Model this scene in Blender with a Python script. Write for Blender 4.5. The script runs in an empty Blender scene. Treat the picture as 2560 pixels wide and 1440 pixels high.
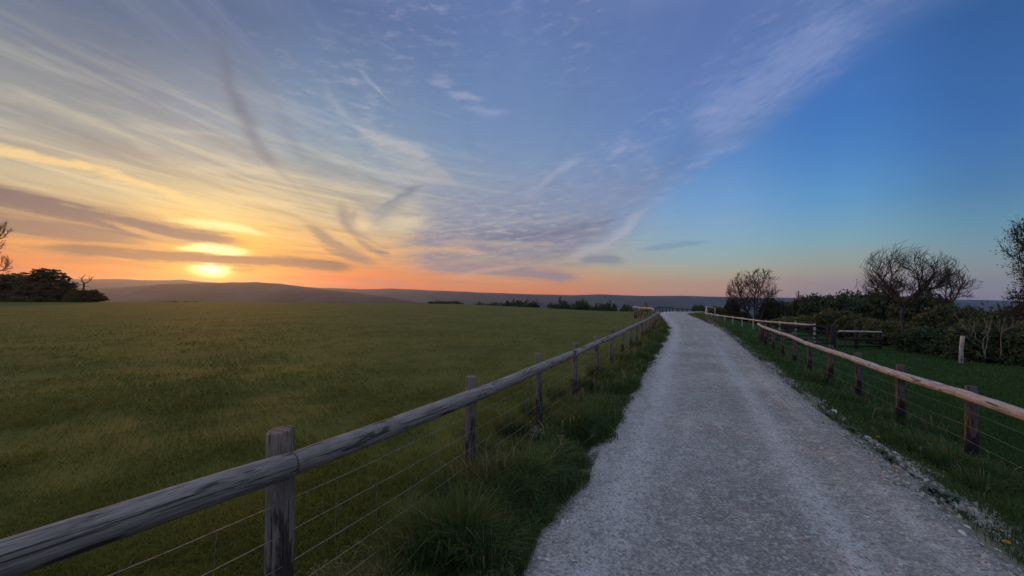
import bpy, bmesh, math, random
import numpy as np
from mathutils import Vector, Matrix

scene = bpy.context.scene
COL = scene.collection
R = math.radians
F = 924.0            # focal length of the photograph in its own pixels
EYE = 1.72           # camera height
HORIZON = 740.0      # photo row of the eye level
TAN_ROAD = 0.477     # the track heads off 25.5 degrees right of the view axis
SUN_AZ, SUN_EL = -39.2, 3.3
SUN_POWER = 2.0


def world_xy(px, depth):
    return (px - 1280.0) / F * depth, depth


def world_at(px, py, depth):
    return Vector(((px - 1280.0) / F * depth, depth, EYE + (HORIZON - py) / F * depth))


def srgb(r, g, b):
    def f(c):
        c /= 255.0
        return c / 12.92 if c <= 0.04045 else ((c + 0.055) / 1.055) ** 2.4
    return (f(r), f(g), f(b), 1.0)


# ------------------------------------------------------------------ numpy noise
def _hash(ix, iy, seed):
    h = (ix.astype(np.int64) * 374761393 + iy.astype(np.int64) * 668265263 + seed * 1442695041) & 0x7FFFFFFF
    h = ((h ^ (h >> 13)) * 1274126177) & 0x7FFFFFFF
    h = h ^ (h >> 16)
    return (h & 0xFFFF) / 65535.0


def vnoise(x, y, seed=0):
    x = np.asarray(x, dtype=float); y = np.asarray(y, dtype=float)
    ix, iy = np.floor(x), np.floor(y)
    fx, fy = x - ix, y - iy
    fx = fx * fx * (3 - 2 * fx); fy = fy * fy * (3 - 2 * fy)
    a, b = _hash(ix, iy, seed), _hash(ix + 1, iy, seed)
    c, d = _hash(ix, iy + 1, seed), _hash(ix + 1, iy + 1, seed)
    return (a + (b - a) * fx) * (1 - fy) + (c + (d - c) * fx) * fy - 0.5


def fbm(x, y, seed=0, octaves=4):
    s, amp = 0.0, 1.0
    for o in range(octaves):
        s = s + amp * vnoise(x * 2 ** o + 17.3 * o, y * 2 ** o - 9.1 * o, seed + o)
        amp *= 0.5
    return s


def smooth(a, b, x):
    t = np.clip((np.asarray(x, dtype=float) - a) / (b - a), 0, 1)
    return t * t * (3 - 2 * t)


# ------------------------------------------------------------------ the lie of the land
ROAD_PTS = np.array([(-4.3, -10.0), (-1.85, -5.0), (0.525, 0.0), (2.91, 5.0), (5.30, 10.0), (7.68, 15.0), (10.02, 20.0),
                     (12.1, 25.0), (13.75, 29.5), (15.2, 33.5), (16.5, 37.2), (17.9, 41.0), (20.0, 45.5), (23.4, 49.6), (28.5, 52.6),
                     (36.0, 54.5), (46.0, 55.5), (60.0, 56.0)])


def catmull(p, n):
    p = np.asarray(p, dtype=float)
    q = np.vstack([2 * p[0] - p[1], p, 2 * p[-1] - p[-2]])
    out = []
    for i in range(1, len(q) - 2):
        t = np.linspace(0, 1, n, endpoint=False)[:, None]
        p0, p1, p2, p3 = q[i - 1], q[i], q[i + 1], q[i + 2]
        out.append(0.5 * ((2 * p1) + (-p0 + p2) * t + (2 * p0 - 5 * p1 + 4 * p2 - p3) * t * t + (-p0 + 3 * p1 - 3 * p2 + p3) * t ** 3))
    out.append(p[-1:])
    return np.vstack(out)


ROAD_LINE = catmull(ROAD_PTS, 12)
ROAD_TAN = np.gradient(ROAD_LINE, axis=0)
ROAD_TAN /= np.linalg.norm(ROAD_TAN, axis=1)[:, None]


def road_offset(x, y):
    """Signed distance from the middle of the track, positive to its right."""
    x = np.asarray(x, dtype=float).ravel(); y = np.asarray(y, dtype=float).ravel()
    out = np.empty_like(x)
    for k in range(0, len(x), 20000):
        X, Y = x[k:k + 20000, None], y[k:k + 20000, None]
        d2 = (X - ROAD_LINE[:, 0]) ** 2 + (Y - ROAD_LINE[:, 1]) ** 2
        j = np.argmin(d2, axis=1)
        t = ROAD_TAN[j]
        dx, dy = X[:, 0] - ROAD_LINE[j, 0], Y[:, 0] - ROAD_LINE[j, 1]
        out[k:k + 20000] = dx * t[:, 1] - dy * t[:, 0]
    return out


PROF = ([-60, -4, 0, 1.9, 2.4, 4, 7, 11, 18, 33, 45, 60, 90], [0.5, 0.48, 0.165, -0.045, -0.07, -0.12, -0.19, -0.26, -0.33, -0.31, -0.37, -0.42, -0.5])
CREST = ([-400, -84, -29, -12, 1.4, 15, 24, 40, 90], [104, 102, 96, 85, 66, 48, 47, 48, 50])
RIDGE1 = ([-800, 150, 240, 330, 430, 540, 640, 700, 760, 830, 900, 960, 1040, 4000], [745, 726, 721, 716, 709, 706.5, 705, 709, 717, 726, 733, 740, 755, 765])
RIDGE2 = ([-1500, 100, 240, 290, 350, 420, 455, 500, 600, 700, 800, 900, 980, 1100, 1300, 1430, 1500, 1600, 1720, 1850, 2100, 2600, 4500],
          [704, 699, 698, 697, 700.5, 701, 698.5, 704, 711, 715, 719, 723, 721, 727, 735, 738, 736, 740, 740, 744.5, 747, 749, 749])


def height(x, y):
    x = np.asarray(x, dtype=float); y = np.asarray(y, dtype=float)
    c = TAN_ROAD * y - x
    p = np.interp(y, *PROF)
    flat = np.interp(c, [0, 30, 75, 150, 190], [-0.3, -0.25, -0.12, 0.06, 0.12])
    z = p + (flat - p) * smooth(8, 40, c)
    r = -c
    drop = np.interp(r, [2.05, 2.5, 3.7, 7, 11, 20, 40, 120], [0, 0.12, 0.37, 0.5, 0.6, 1.1, 2.6, 9.0])
    drop = drop + smooth(3, 12, r) * 0.035 * np.clip(y - 13, -10, 45)
    drop = drop * np.where(y > 0, 1, 1)
    z = z - drop * smooth(-8, 1, y)
    # the crest of the down, then the scarp
    d = np.clip(y - np.interp(x, *CREST), 0, None)
    fall = np.where(d < 30, 0.005 * d * d, 4.5 + 0.3 * (d - 30))
    fall = 172.0 * (1 - np.exp(-fall / 172.0))
    z = z - fall
    # small lumps of the turf
    near = 1 - smooth(150, 600, np.hypot(x, y))
    turf = smooth(1.7, 3.0, np.abs(c))
    z = z + near * turf * (0.05 * fbm(x * 0.45, y * 0.45, 3, 3) + 0.10 * fbm(x * 0.11, y * 0.11, 9, 2))
    # valley and ridges
    yy = np.maximum(y, 1.0)
    px = 1280 + F * x / yy
    far = smooth(900, 2500, y)
    z = z + far * 16 * fbm(x / 900.0, y / 900.0, 21, 4)
    h1 = EYE + (HORIZON - np.interp(px, *RIDGE1)) / F * 4200.0
    h1 = h1 + 5 * fbm(x / 130.0, y / 400.0, 5, 3)
    g1 = np.exp(-((y - 4200.0) / 750.0) ** 2)
    g1 = np.where((x / yy < 0.2) & (y > 1000), g1, 0)
    h2 = EYE + (HORIZON - np.interp(px, *RIDGE2)) / F * 8200.0 + 9 * fbm(x / 300.0, y / 900.0, 8, 4)
    g2 = np.where(y > 1000, smooth(5200, 8200, y), 0)
    z = np.where(y > 1000, z + (np.maximum(h1, z) - z) * g1, z)
    z = np.where(y > 1000, z + (h2 - z) * g2, z)
    return z


def hz(x, y):
    return float(height(np.array([x]), np.array([y]))[0])


def ground_hit(px, py):
    u, v = (px - 1280) / F, (HORIZON - py) / F
    Y = np.linspace(0.8, 90, 6000)
    g = height(u * Y, Y) - (EYE + v * Y)
    k = int(np.argmax(g > 0))
    return Vector((u * Y[k], Y[k], hz(u * Y[k], Y[k])))


# ------------------------------------------------------------------ object helpers
def link(o, parent=None):
    COL.objects.link(o)
    if parent is not None:
        o.parent = parent
    return o


def tag(o, label=None, cat=None, group=None, kind=None):
    for k, v in (('label', label), ('category', cat), ('group', group), ('kind', kind)):
        if v:
            o[k] = v
    return o


def empty(name, loc=(0, 0, 0)):
    o = bpy.data.objects.new(name, None)
    o.empty_display_size = 0.2
    o.location = loc
    return link(o)


class MB:
    """Collects tubes, prisms and quads and links them as one mesh object."""
    def __init__(self):
        self.v, self.f, self.n = [], [], 0

    def add(self, verts, faces):
        self.v.append(np.asarray(verts, dtype=float).reshape(-1, 3))
        n = self.n
        self.f.extend(tuple(i + n for i in f) for f in faces)
        self.n += len(self.v[-1])

    def tube(self, pts, radii, sides=6, cap=True, jitter=None, twist=0.0):
        pts = [Vector(p) for p in pts]
        k = len(pts)
        ref = None
        verts, faces = [], []
        for i, p in enumerate(pts):
            d = (pts[min(i + 1, k - 1)] - pts[max(i - 1, 0)])
            d = d.normalized() if d.length > 1e-9 else Vector((0, 0, 1))
            if ref is None:
                ref = d.orthogonal().normalized()
            a = (ref - d * ref.dot(d))
            a = a.normalized() if a.length > 1e-6 else d.orthogonal().normalized()
            ref = a
            b = d.cross(a)
            for s in range(sides):
                t = 2 * math.pi * s / sides + twist
                r = radii[i] * (jitter(i, s) if jitter else 1.0)
                verts.append(p + (a * math.cos(t) + b * math.sin(t)) * r)
        for i in range(k - 1):
            for s in range(sides):
                s2 = (s + 1) % sides
                faces.append((i * sides + s, i * sides + s2, (i + 1) * sides + s2, (i + 1) * sides + s))
        if cap:
            faces.append(tuple(reversed(range(sides))))
            faces.append(tuple(range((k - 1) * sides, k * sides)))
        self.add(verts, faces)

    def bar(self, a, b, w, h):
        """A sawn board from a to b, w wide across and h high, with small chamfers."""
        a, b = Vector(a), Vector(b)
        d = (b - a).normalized()
        up = Vector((0, 0, 1)) if abs(d.z) < 0.9 else Vector((0, 1, 0))
        s = d.cross(up).normalized(); u = s.cross(d).normalized()
        e = min(w, h) * 0.12
        prof = [(-w / 2 + e, -h / 2), (w / 2 - e, -h / 2), (w / 2, -h / 2 + e), (w / 2, h / 2 - e), (w / 2 - e, h / 2), (-w / 2 + e, h / 2), (-w / 2, h / 2 - e), (-w / 2, -h / 2 + e)]
        verts = [p + s * q[0] + u * q[1] for p in (a, b) for q in prof]
        faces = [(i, (i + 1) % 8, 8 + (i + 1) % 8, 8 + i) for i in range(8)] + [tuple(reversed(range(8))), tuple(range(8, 16))]
        self.add(verts, faces)

    def build(self, name, mat, parent=None, smooth_shade=True, origin=None):
        me = bpy.data.meshes.new(name)
        v = np.vstack(self.v)
        if origin is not None:
            v = v - np.asarray(origin, dtype=float)
        me.from_pydata(v.tolist(), [], self.f)
        if smooth_shade:
            me.polygons.foreach_set('use_smooth', np.ones(len(me.polygons), dtype=bool))
        me.update()
        if mat:
            me.materials.append(mat)
        o = bpy.data.objects.new(name, me)
        return link(o, parent)


def raw_mesh(name, verts, loops, starts, totals, mat, parent=None, attrs=None, smooth_shade=False):
    me = bpy.data.meshes.new(name)
    me.vertices.add(len(verts)); me.vertices.foreach_set('co', np.ascontiguousarray(verts, dtype=np.float32).ravel())
    me.loops.add(len(loops)); me.loops.foreach_set('vertex_index', np.ascontiguousarray(loops, dtype=np.int32))
    me.polygons.add(len(starts)); me.polygons.foreach_set('loop_start', np.ascontiguousarray(starts, dtype=np.int32))
    try:
        me.polygons.foreach_set('loop_total', np.ascontiguousarray(totals, dtype=np.int32))
    except Exception:
        pass
    me.polygons.foreach_set('use_smooth', np.full(len(starts), smooth_shade, dtype=bool))
    for k, a in (attrs or {}).items():
        at = me.attributes.new(k, 'FLOAT', 'POINT')
        at.data.foreach_set('value', np.ascontiguousarray(a, dtype=np.float32))
    me.update(calc_edges=True)
    if mat:
        me.materials.append(mat)
    o = bpy.data.objects.new(name, me)
    return link(o, parent)


def grid_mesh(name, V, mat, attrs=None, wrap=False):
    """V: (rows, cols, 3)."""
    n, m = V.shape[:2]
    i = np.arange(n - 1)[:, None]; j = np.arange(m if wrap else m - 1)[None, :]
    j2 = (j + 1) % m
    quads = np.stack([i * m + j, i * m + j2, (i + 1) * m + j2, (i + 1) * m + j], axis=-1).reshape(-1, 4)
    k = len(quads)
    return raw_mesh(name, V.reshape(-1, 3), quads.ravel(), np.arange(k) * 4, np.full(k, 4), mat, attrs=attrs, smooth_shade=True)


# ------------------------------------------------------------------ node helpers
class V:
    """A node socket (or number) with arithmetic that adds Math nodes."""
    def __init__(self, g, s): self.g, self.s = g, s
    def _b(self, op, a, b): return self.g.m(op, a, b)
    def __add__(self, o): return self.g.m('ADD', self, o)
    __radd__ = __add__
    def __sub__(self, o): return self.g.m('SUBTRACT', self, o)
    def __rsub__(self, o): return self.g.m('SUBTRACT', o, self)
    def __mul__(self, o): return self.g.m('MULTIPLY', self, o)
    __rmul__ = __mul__
    def __truediv__(self, o): return self.g.m('DIVIDE', self, o)
    def __rtruediv__(self, o): return self.g.m('DIVIDE', o, self)
    def __neg__(self): return self.g.m('MULTIPLY', self, -1.0)


class G:
    def __init__(self, nt): self.nt = nt
    def node(self, t, **kw):
        n = self.nt.nodes.new(t)
        for k, v in kw.items():
            setattr(n, k, v)
        return n
    def put(self, sock, v):
        if isinstance(v, V):
            self.nt.links.new(v.s, sock)
        elif v is not None:
            if hasattr(sock.default_value, '__len__') and not hasattr(v, '__len__'):
                v = [v] * len(sock.default_value)
            if hasattr(sock.default_value, '__len__') and len(sock.default_value) == 4 and len(v) == 3:
                v = tuple(v) + (1.0,)
            sock.default_value = v
    def m(self, op, a, b=None, c=None, clamp=False):
        n = self.node('ShaderNodeMath', operation=op, use_clamp=clamp)
        for i, v in enumerate((a, b, c)):
            if v is not None:
                self.put(n.inputs[i], v)
        return V(self, n.outputs[0])
    def vm(self, op, a, b=None, scale=None):
        n = self.node('ShaderNodeVectorMath', operation=op)
        self.put(n.inputs[0], a)
        if b is not None:
            self.put(n.inputs[1], b)
        if scale is not None:
            self.put(n.inputs['Scale'], scale)
        return V(self, n.outputs[0])
    def xyz(self, x, y, z):
        n = self.node('ShaderNodeCombineXYZ')
        for i, v in enumerate((x, y, z)):
            self.put(n.inputs[i], v)
        return V(self, n.outputs[0])
    def sep(self, v):
        n = self.node('ShaderNodeSeparateXYZ'); self.put(n.inputs[0], v)
        return [V(self, o) for o in n.outputs]
    def step(self, x, a, b, lo=0.0, hi=1.0, mode='SMOOTHSTEP'):
        if mode == 'LINEAR':
            t = self.m('MULTIPLY_ADD', x, 1.0 / (b - a), -a / (b - a))
            t = self.m('MINIMUM', self.m('MAXIMUM', t, 0.0), 1.0)
            return t if (lo, hi) == (0.0, 1.0) else self.m('MULTIPLY_ADD', t, hi - lo, lo)
        n = self.node('ShaderNodeMapRange', interpolation_type=mode)
        n.clamp = False          # smoothstep is bounded already; the clamp node would hold shader stack
        self.put(n.inputs['Value'], x); self.put(n.inputs['From Min'], a); self.put(n.inputs['From Max'], b)
        self.put(n.inputs['To Min'], lo); self.put(n.inputs['To Max'], hi)
        return V(self, n.outputs[0])
    def noise(self, vec, scale=1.0, detail=4.0, rough=0.55, dist=0.0, out=0):
        n = self.node('ShaderNodeTexNoise')
        self.put(n.inputs['Vector'], vec)
        self.put(n.inputs['Scale'], scale); self.put(n.inputs['Detail'], detail)
        self.put(n.inputs['Roughness'], rough); self.put(n.inputs['Distortion'], dist)
        return V(self, n.outputs[out])
    def voronoi(self, vec, scale, feature='F1', out=0, rnd=1.0):
        n = self.node('ShaderNodeTexVoronoi', feature=feature)
        self.put(n.inputs['Vector'], vec); self.put(n.inputs['Scale'], scale)
        self.put(n.inputs['Randomness'], rnd)
        return V(self, n.outputs[out])
    def ramp(self, fac, stops, mode='LINEAR'):
        n = self.node('ShaderNodeValToRGB')
        r = n.color_ramp; r.interpolation = mode
        while len(r.elements) < len(stops):
            r.elements.new(0.5)
        for e, (p, c) in zip(r.elements, sorted(stops, key=lambda t: t[0])):
            e.position = p; e.color = c if len(c) == 4 else tuple(c) + (1.0,)
        self.put(n.inputs[0], fac)
        return V(self, n.outputs[0])
    def mix(self, f, a, b, blend='MIX', clamp=True):
        n = self.node('ShaderNodeMix', data_type='RGBA', blend_type=blend)
        n.clamp_factor = clamp
        self.put(n.inputs[0], f); self.put(n.inputs[6], a); self.put(n.inputs[7], b)
        return V(self, n.outputs[2])
    def curve(self, x, pts):
        """Float curve through pts, both axes in 0..1."""
        n = self.node('ShaderNodeFloatCurve')
        c = n.mapping.curves[0]
        pts = sorted(pts)
        while len(c.points) < len(pts):
            c.points.new(0.5, 0.5)
        for p, (a, b) in zip(c.points, pts):
            p.location = (a, b); p.handle_type = 'AUTO'
        n.mapping.use_clip = False
        n.mapping.update()
        self.put(n.inputs['Value'], x)
        return V(self, n.outputs[0])
    def attr(self, name):
        n = self.node('ShaderNodeAttribute', attribute_name=name)
        return V(self, n.outputs['Fac'])
    def coord(self, which='Object'):
        n = self.node('ShaderNodeTexCoord')
        return V(self, n.outputs[which])
    def position(self):
        return V(self, self.node('ShaderNodeNewGeometry').outputs['Position'])
    def bump(self, h, strength=0.5, distance=0.02, normal=None):
        n = self.node('ShaderNodeBump')
        self.put(n.inputs['Height'], h); self.put(n.inputs['Strength'], strength); self.put(n.inputs['Distance'], distance)
        if normal is not None:
            self.put(n.inputs['Normal'], normal)
        return V(self, n.outputs[0])


def new_mat(name):
    m = bpy.data.materials.new(name); m.use_nodes = True
    m.node_tree.nodes.clear()
    return m, G(m.node_tree)


def principled(g, color, rough=0.8, normal=None, spec=0.3):
    n = g.node('ShaderNodeBsdfPrincipled')
    g.put(n.inputs['Base Color'], color); g.put(n.inputs['Roughness'], rough)
    g.put(n.inputs['Specular IOR Level'], spec)
    if normal is not None:
        g.put(n.inputs['Normal'], normal)
    return n


def finish(g, shader, volume=None):
    o = g.node('ShaderNodeOutputMaterial')
    if shader is not None:
        g.nt.links.new(shader, o.inputs['Surface'])
    if volume is not None:
        g.nt.links.new(volume, o.inputs['Volume'])
# ------------------------------------------------------------------ sky: dusk gradient, veil and streaks of cirrus
def sky_dir(px, py):
    u, v = (px - 1280) / F, (HORIZON - py) / F
    return math.degrees(math.atan(u)), math.degrees(math.atan2(v, math.sqrt(1 + u * u)))


EL_MAX, AZ_LO, AZ_SPAN = 90.0, -70.0, 140.0

SKY_COLUMNS = [
    (210, [(0, (92, 109, 135)), (150, (122, 131, 140)), (300, (150, 154, 153)), (400, (176, 170, 150)), (470, (198, 184, 146)), (550, (200, 166, 118)), (620, (214, 138, 78)), (680, (234, 100, 22)), (745, (232, 70, 0))]),
    (530, [(0, (86, 104, 138)), (150, (112, 126, 148)), (300, (148, 158, 168)), (400, (176, 174, 164)), (480, (212, 192, 146)), (540, (246, 210, 134)), (600, (252, 190, 92)), (650, (253, 155, 52)), (690, (250, 104, 4)), (745, (242, 74, 0))]),
    (810, [(0, (80, 103, 145)), (150, (102, 127, 160)), (300, (124, 149, 174)), (400, (148, 164, 172)), (480, (182, 174, 155)), (540, (205, 184, 142)), (600, (230, 180, 108)), (660, (243, 148, 72)), (695, (244, 102, 14)), (745, (242, 76, 4))]),
    (1290, [(0, (82, 110, 165)), (150, (92, 123, 172)), (300, (106, 137, 180)), (400, (122, 148, 180)), (500, (148, 160, 175)), (600, (168, 165, 158)), (660, (188, 165, 138)), (700, (236, 156, 84)), (728, (246, 136, 66)), (745, (246, 126, 66))]),
    (1790, [(0, (74, 104, 165)), (200, (82, 118, 178)), (400, (90, 138, 195)), (500, (112, 158, 205)), (580, (132, 172, 198)), (640, (152, 178, 178)), (680, (182, 176, 150)), (712, (210, 164, 124)), (745, (206, 150, 126))]),
    (2090, [(0, (68, 106, 165)), (200, (64, 112, 182)), (300, (64, 118, 188)), (400, (76, 133, 195)), (500, (95, 153, 200)), (600, (130, 170, 182)), (660, (162, 168, 155)), (700, (180, 160, 145)), (740, (165, 142, 145))]),
    (2500, [(0, (48, 92, 150)), (150, (52, 99, 160)), (300, (58, 108, 170)), (450, (75, 125, 172)), (550, (100, 146, 172)), (620, (125, 155, 165)), (680, (152, 155, 152)), (740, (150, 138, 155))]),
]


def build_sky(world):
    world.use_nodes = True
    nt = world.node_tree
    nt.nodes.clear()
    g = G(nt)
    d = V(g, g.node('ShaderNodeTexCoord').outputs['Generated'])
    x, y, z = g.sep(d)
    az = g.m('MULTIPLY', g.m('ARCTAN2', x, y), 180 / math.pi)
    el = g.m('MULTIPLY', g.m('ARCSINE', z), 180 / math.pi)
    aznorm = (az - AZ_LO) / AZ_SPAN
    elnorm = g.m('MAXIMUM', el / EL_MAX, 0.0)
    root = g.m('SQRT', elnorm)          # finer near the horizon

    # colour columns measured up the sky at seven headings
    col = None
    last = None
    for px, rows in SKY_COLUMNS:
        stops = []
        for py, c in rows:
            a, e = sky_dir(px, py)
            stops.append((math.sqrt(max(e, 0.0) / EL_MAX), srgb(*c)))
        top = srgb(*rows[0][1])
        lift = ZENITH
        stops.append((math.sqrt(52 / 90), tuple(0.55 * t + 0.45 * l for t, l in zip(top[:3], lift)) + (1,)))
        stops.append((math.sqrt(66 / 90), tuple(lift) + (1,)))
        r = g.ramp(root, stops)
        a = sky_dir(px, 400)[0]
        col = r if col is None else g.mix(g.step(az, last, a), col, r)
        last = a
    back = g.ramp(root, [(0.0, srgb(120, 118, 140)), (0.2, srgb(165, 140, 150)), (0.4, srgb(130, 140, 175)), (0.6, srgb(125, 150, 190)), (0.75, tuple(ZENITH)), (1.0, tuple(ZENITH))])
    col = g.mix(g.step(g.m('ABSOLUTE', az), 58, 105), col, back)

    # cloud deck coordinates: straight up over the deck, cirrus lies nearly along the view axis
    zz = g.m('MAXIMUM', z, 0.02)
    cx, cy = x / zz, y / zz
    warp = g.noise(g.xyz(cx * 0.45, cy * 0.22, 3.3), 1.0, 2.0, 0.5)
    cxw = cx + (warp - 0.5) * 0.9
    fine = g.noise(g.xyz(cxw * 3.6, cy * 0.42, 0.7), 1.0, 6.0, 0.62)
    broad = g.noise(g.xyz(cxw * 0.95, cy * 0.16, 5.1), 1.0, 4.0, 0.55)
    edge = g.step(cx + (broad - 0.5) * 0.7 + (fine - 0.5) * 0.25 - 0.108 * cy, 1.36, 1.08)
    sund = g.m('SQRT', (az - SUN_AZ) * (az - SUN_AZ) + (el - 5.0) * (el - 5.0) * 1.2)
    warm = g.step(sund, 28, 4)
    up = g.step(el, 2.5, 9.0)

    # veil: lavender grey away from the sun
    veil = edge * up * g.step(sund, 18, 50)
    col = g.mix(veil * (0.10 + 0.30 * broad), col, srgb(122, 138, 182))
    # light wisps
    wc = g.mix(warm, srgb(168, 176, 202), srgb(236, 214, 176))
    wl = g.step(fine, 0.50, 0.74) * g.step(broad, 0.36, 0.62) * edge * up
    col = g.mix(wl * (0.34 + 0.22 * warm), col, wc)
    # darker streaks between them
    dk = g.step(fine, 0.50, 0.30) * g.step(broad, 0.60, 0.42) * edge * up
    dc = g.mix(warm, srgb(96, 116, 158), srgb(150, 132, 116))
    col = g.mix(dk * (0.30 + 0.22 * warm), col, dc)
    # streaks nearer the horizon, drawn out sideways
    hs = g.noise(g.xyz(az * 0.085, (el + az * 0.045) * 1.05, 2.0), 1.0, 5.0, 0.6)
    low = g.step(el, 0.6, 2.5) * g.step(el, 12, 7) * g.step(cx, 4.5, 1.0)
    col = g.mix(g.step(hs, 0.50, 0.36) * low * 0.45, col, g.mix(warm, srgb(150, 138, 140), srgb(150, 112, 92)))
    col = g.mix(g.step(hs, 0.52, 0.68) * low * 0.40, col, g.mix(warm, srgb(220, 160, 116), srgb(255, 172, 72)))

    st = g.noise(g.xyz(az * 0.050 + 3.0, (el + az * 0.20) * 0.62, 12.0), 1.0, 6.0, 0.60)
    st2 = g.noise(g.xyz(az * 0.055, (el + az * 0.11) * 1.25, 15.0), 1.0, 6.0, 0.62)
    sm = g.step(az, 4, -16) * g.step(el, 5, 10) * g.step(el, 30, 15)
    col = g.mix(g.step(st, 0.50, 0.66) * sm * 0.33, col, g.mix(warm, srgb(204, 200, 190), srgb(248, 220, 168)))
    col = g.mix(g.step(st, 0.49, 0.34) * sm * 0.42, col, g.mix(warm, srgb(122, 132, 146), srgb(172, 156, 134)))
    sm2 = g.step(az, 8, -12) * g.step(el, 5, 9) * g.step(el, 22, 13)
    col = g.mix(g.step(st2, 0.51, 0.66) * sm2 * 0.36, col, g.mix(warm, srgb(222, 206, 178), srgb(255, 224, 160)))
    col = g.mix(g.step(st2, 0.48, 0.34) * sm2 * 0.40, col, g.mix(warm, srgb(136, 138, 144), srgb(178, 148, 118)))

    # ragged edges for the single clouds
    j1 = g.noise(g.xyz(az * 0.22, el * 0.75, 7.7), 1.0, 5.0, 0.6) - 0.5
    j2 = g.noise(g.xyz(az * 0.9 + el * 0.3, el * 2.6, 1.7), 1.0, 3.0, 0.6) - 0.5
    ela = el + j1 * 2.2 + j2 * 0.45
    els = el + j1 * 0.7 + j2 * 0.35
    j3 = g.noise(g.xyz(az * 0.16, el * 0.16, 4.1), 1.0, 3.0, 0.5) - 0.5
    azs = az + j3 * 3.0 + j2 * 0.35
    rip = g.noise(g.xyz((az + el * 0.8) * 0.30, (el - az * 0.12) * 1.15, 9.0), 1.0, 5.0, 0.65)
    patch = g.noise(g.xyz(cxw * 1.3, cy * 0.5, 8.2), 1.0, 3.0, 0.5)
    rm = edge * g.step(el, 5, 11) * g.step(patch, 0.40, 0.62) * g.step(az, -48, -22, 0.25, 1.0)
    col = g.mix(g.step(rip, 0.48, 0.72) * rm * 0.42, col, g.mix(warm, srgb(178, 178, 202), srgb(228, 210, 178)))
    col = g.mix(g.step(rip, 0.50, 0.30) * rm * 0.26, col, g.mix(warm, srgb(92, 120, 168), srgb(150, 142, 132)))
    tex = g.step(fine, 0.30, 0.66, 0.45, 1.0)
    shred_hi = (g.noise(g.xyz((az + el) * 0.24, (el - az * 0.25) * 1.2, 6.1), 1.0, 8.0, 0.76) - 0.5) * 2.8
    shred_lo = (g.noise(g.xyz(az * 0.16, (el + az * 0.06) * 1.9, 4.4), 1.0, 8.0, 0.74) - 0.5) * 2.5

    def stroke(pts, w_up, w_dn, alpha, color, hdr=1.0, textured=True, fade=3.0, soft=True, fray=1.0):
        """A band along pts (photo pixels): centre is elevation as a function of heading."""
        nonlocal col
        if pts[0][0] == 0:      # runs on beyond the edge of the view
            (x0, y0), (x1, y1) = pts[0], pts[1]
            pts = [(-420, y0 - (y1 - y0) * 420 / (x1 - x0))] + pts
        q = sorted(sky_dir(*p) for p in pts)
        mid = pts[len(pts) // 2]
        du = abs(sky_dir(mid[0], mid[1] - w_up)[1] - sky_dir(*mid)[1])
        dd = abs(sky_dir(mid[0], mid[1] + w_dn)[1] - sky_dir(*mid)[1])
        cen = g.curve(aznorm, [((a - AZ_LO) / AZ_SPAN, (e + 0.35 * (du - dd)) / 45.0) for a, e in q]) * 45.0
        dlt = (ela if soft else els) - cen
        wd = 0.5 * (dd + du)
        win = g.step(az, q[0][0] - fade * 0.5, q[0][0] + fade) * g.step(az, q[-1][0] + fade * 0.5, q[-1][0] - fade)
        s = dlt / g.m('MULTIPLY_ADD', win, 0.78 * wd, 0.22 * wd)
        ga = g.m('EXPONENT', s * s * -1.0)
        f = g.step(ga * win + (shred_hi if soft else shred_lo) * fray * 0.75 * g.step(ga, 0.0, 0.55), 0.04, 1.02 if soft else 0.74, mode='LINEAR') * alpha * win
        c = srgb(*color)
        col = g.mix(f, col, tuple(k * hdr for k in c[:3]) + (1,))

    def steep(pts, w, alpha, color, fade=2.0, textured=False):
        """A band where heading is a function of elevation."""
        nonlocal col
        q = sorted((sky_dir(*p)[1], sky_dir(*p)[0]) for p in pts)
        mid = pts[len(pts) // 2]
        wd = abs(sky_dir(mid[0] + w, mid[1])[0] - sky_dir(*mid)[0])
        cen = g.curve(el / 45.0, [(e / 45.0, (a - AZ_LO) / AZ_SPAN) for e, a in q]) * AZ_SPAN + AZ_LO
        win = g.step(el, q[0][0] - fade * 0.5, q[0][0] + fade) * g.step(el, q[-1][0] + fade * 0.5, q[-1][0] - fade)
        s = (azs - cen) / g.m('MULTIPLY_ADD', win, 0.7 * wd, 0.3 * wd)
        f = g.m('EXPONENT', s * s * -1.0) * win
        f = f * (0.9 + shred_hi * 0.35) * alpha
        col = g.mix(f, col, srgb(*color))

    def blob(p, rx, ry, alpha, color, hdr=1.0, power=1.0):
        nonlocal col
        a, e = sky_dir(*p)
        wx = abs(sky_dir(p[0] + rx, p[1])[0] - a); wy = abs(sky_dir(p[0], p[1] - ry)[1] - e)
        sx, sy = (az + j1 * 1.2 - a) / wx, (els - j1 * 0.4 - e) / wy
        f = g.m('EXPONENT', (sx * sx + sy * sy) * -1.0) * alpha
        c = srgb(*color)
        col = g.mix(f, col, tuple(k * hdr for k in c[:3]) + (1,))

    # glow round the sun
    blob((540, 640), 280, 90, 0.30, (255, 178, 64))
    blob((535, 645), 165, 74, 0.66, (255, 200, 82), 1.1)
    # long pale streaks fanning up the left
    stroke([(0, 372), (150, 405), (300, 440), (420, 478), (520, 530), (610, 566)], 9, 14, 0.8, (252, 214, 146), fade=5)
    stroke([(0, 235), (130, 268), (260, 312), (400, 385), (520, 440)], 12, 22, 0.40, (200, 190, 168), fade=6)
    stroke([(250, 292), (400, 318), (530, 330), (640, 352)], 6, 10, 0.32, (206, 196, 182), fade=5)
    stroke([(350, 392), (520, 418), (680, 430), (800, 452)], 8, 14, 0.40, (226, 208, 172), fade=5)
    stroke([(430, 468), (560, 492), (700, 505), (820, 520)], 8, 12, 0.40, (242, 216, 160), fade=5)
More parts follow.
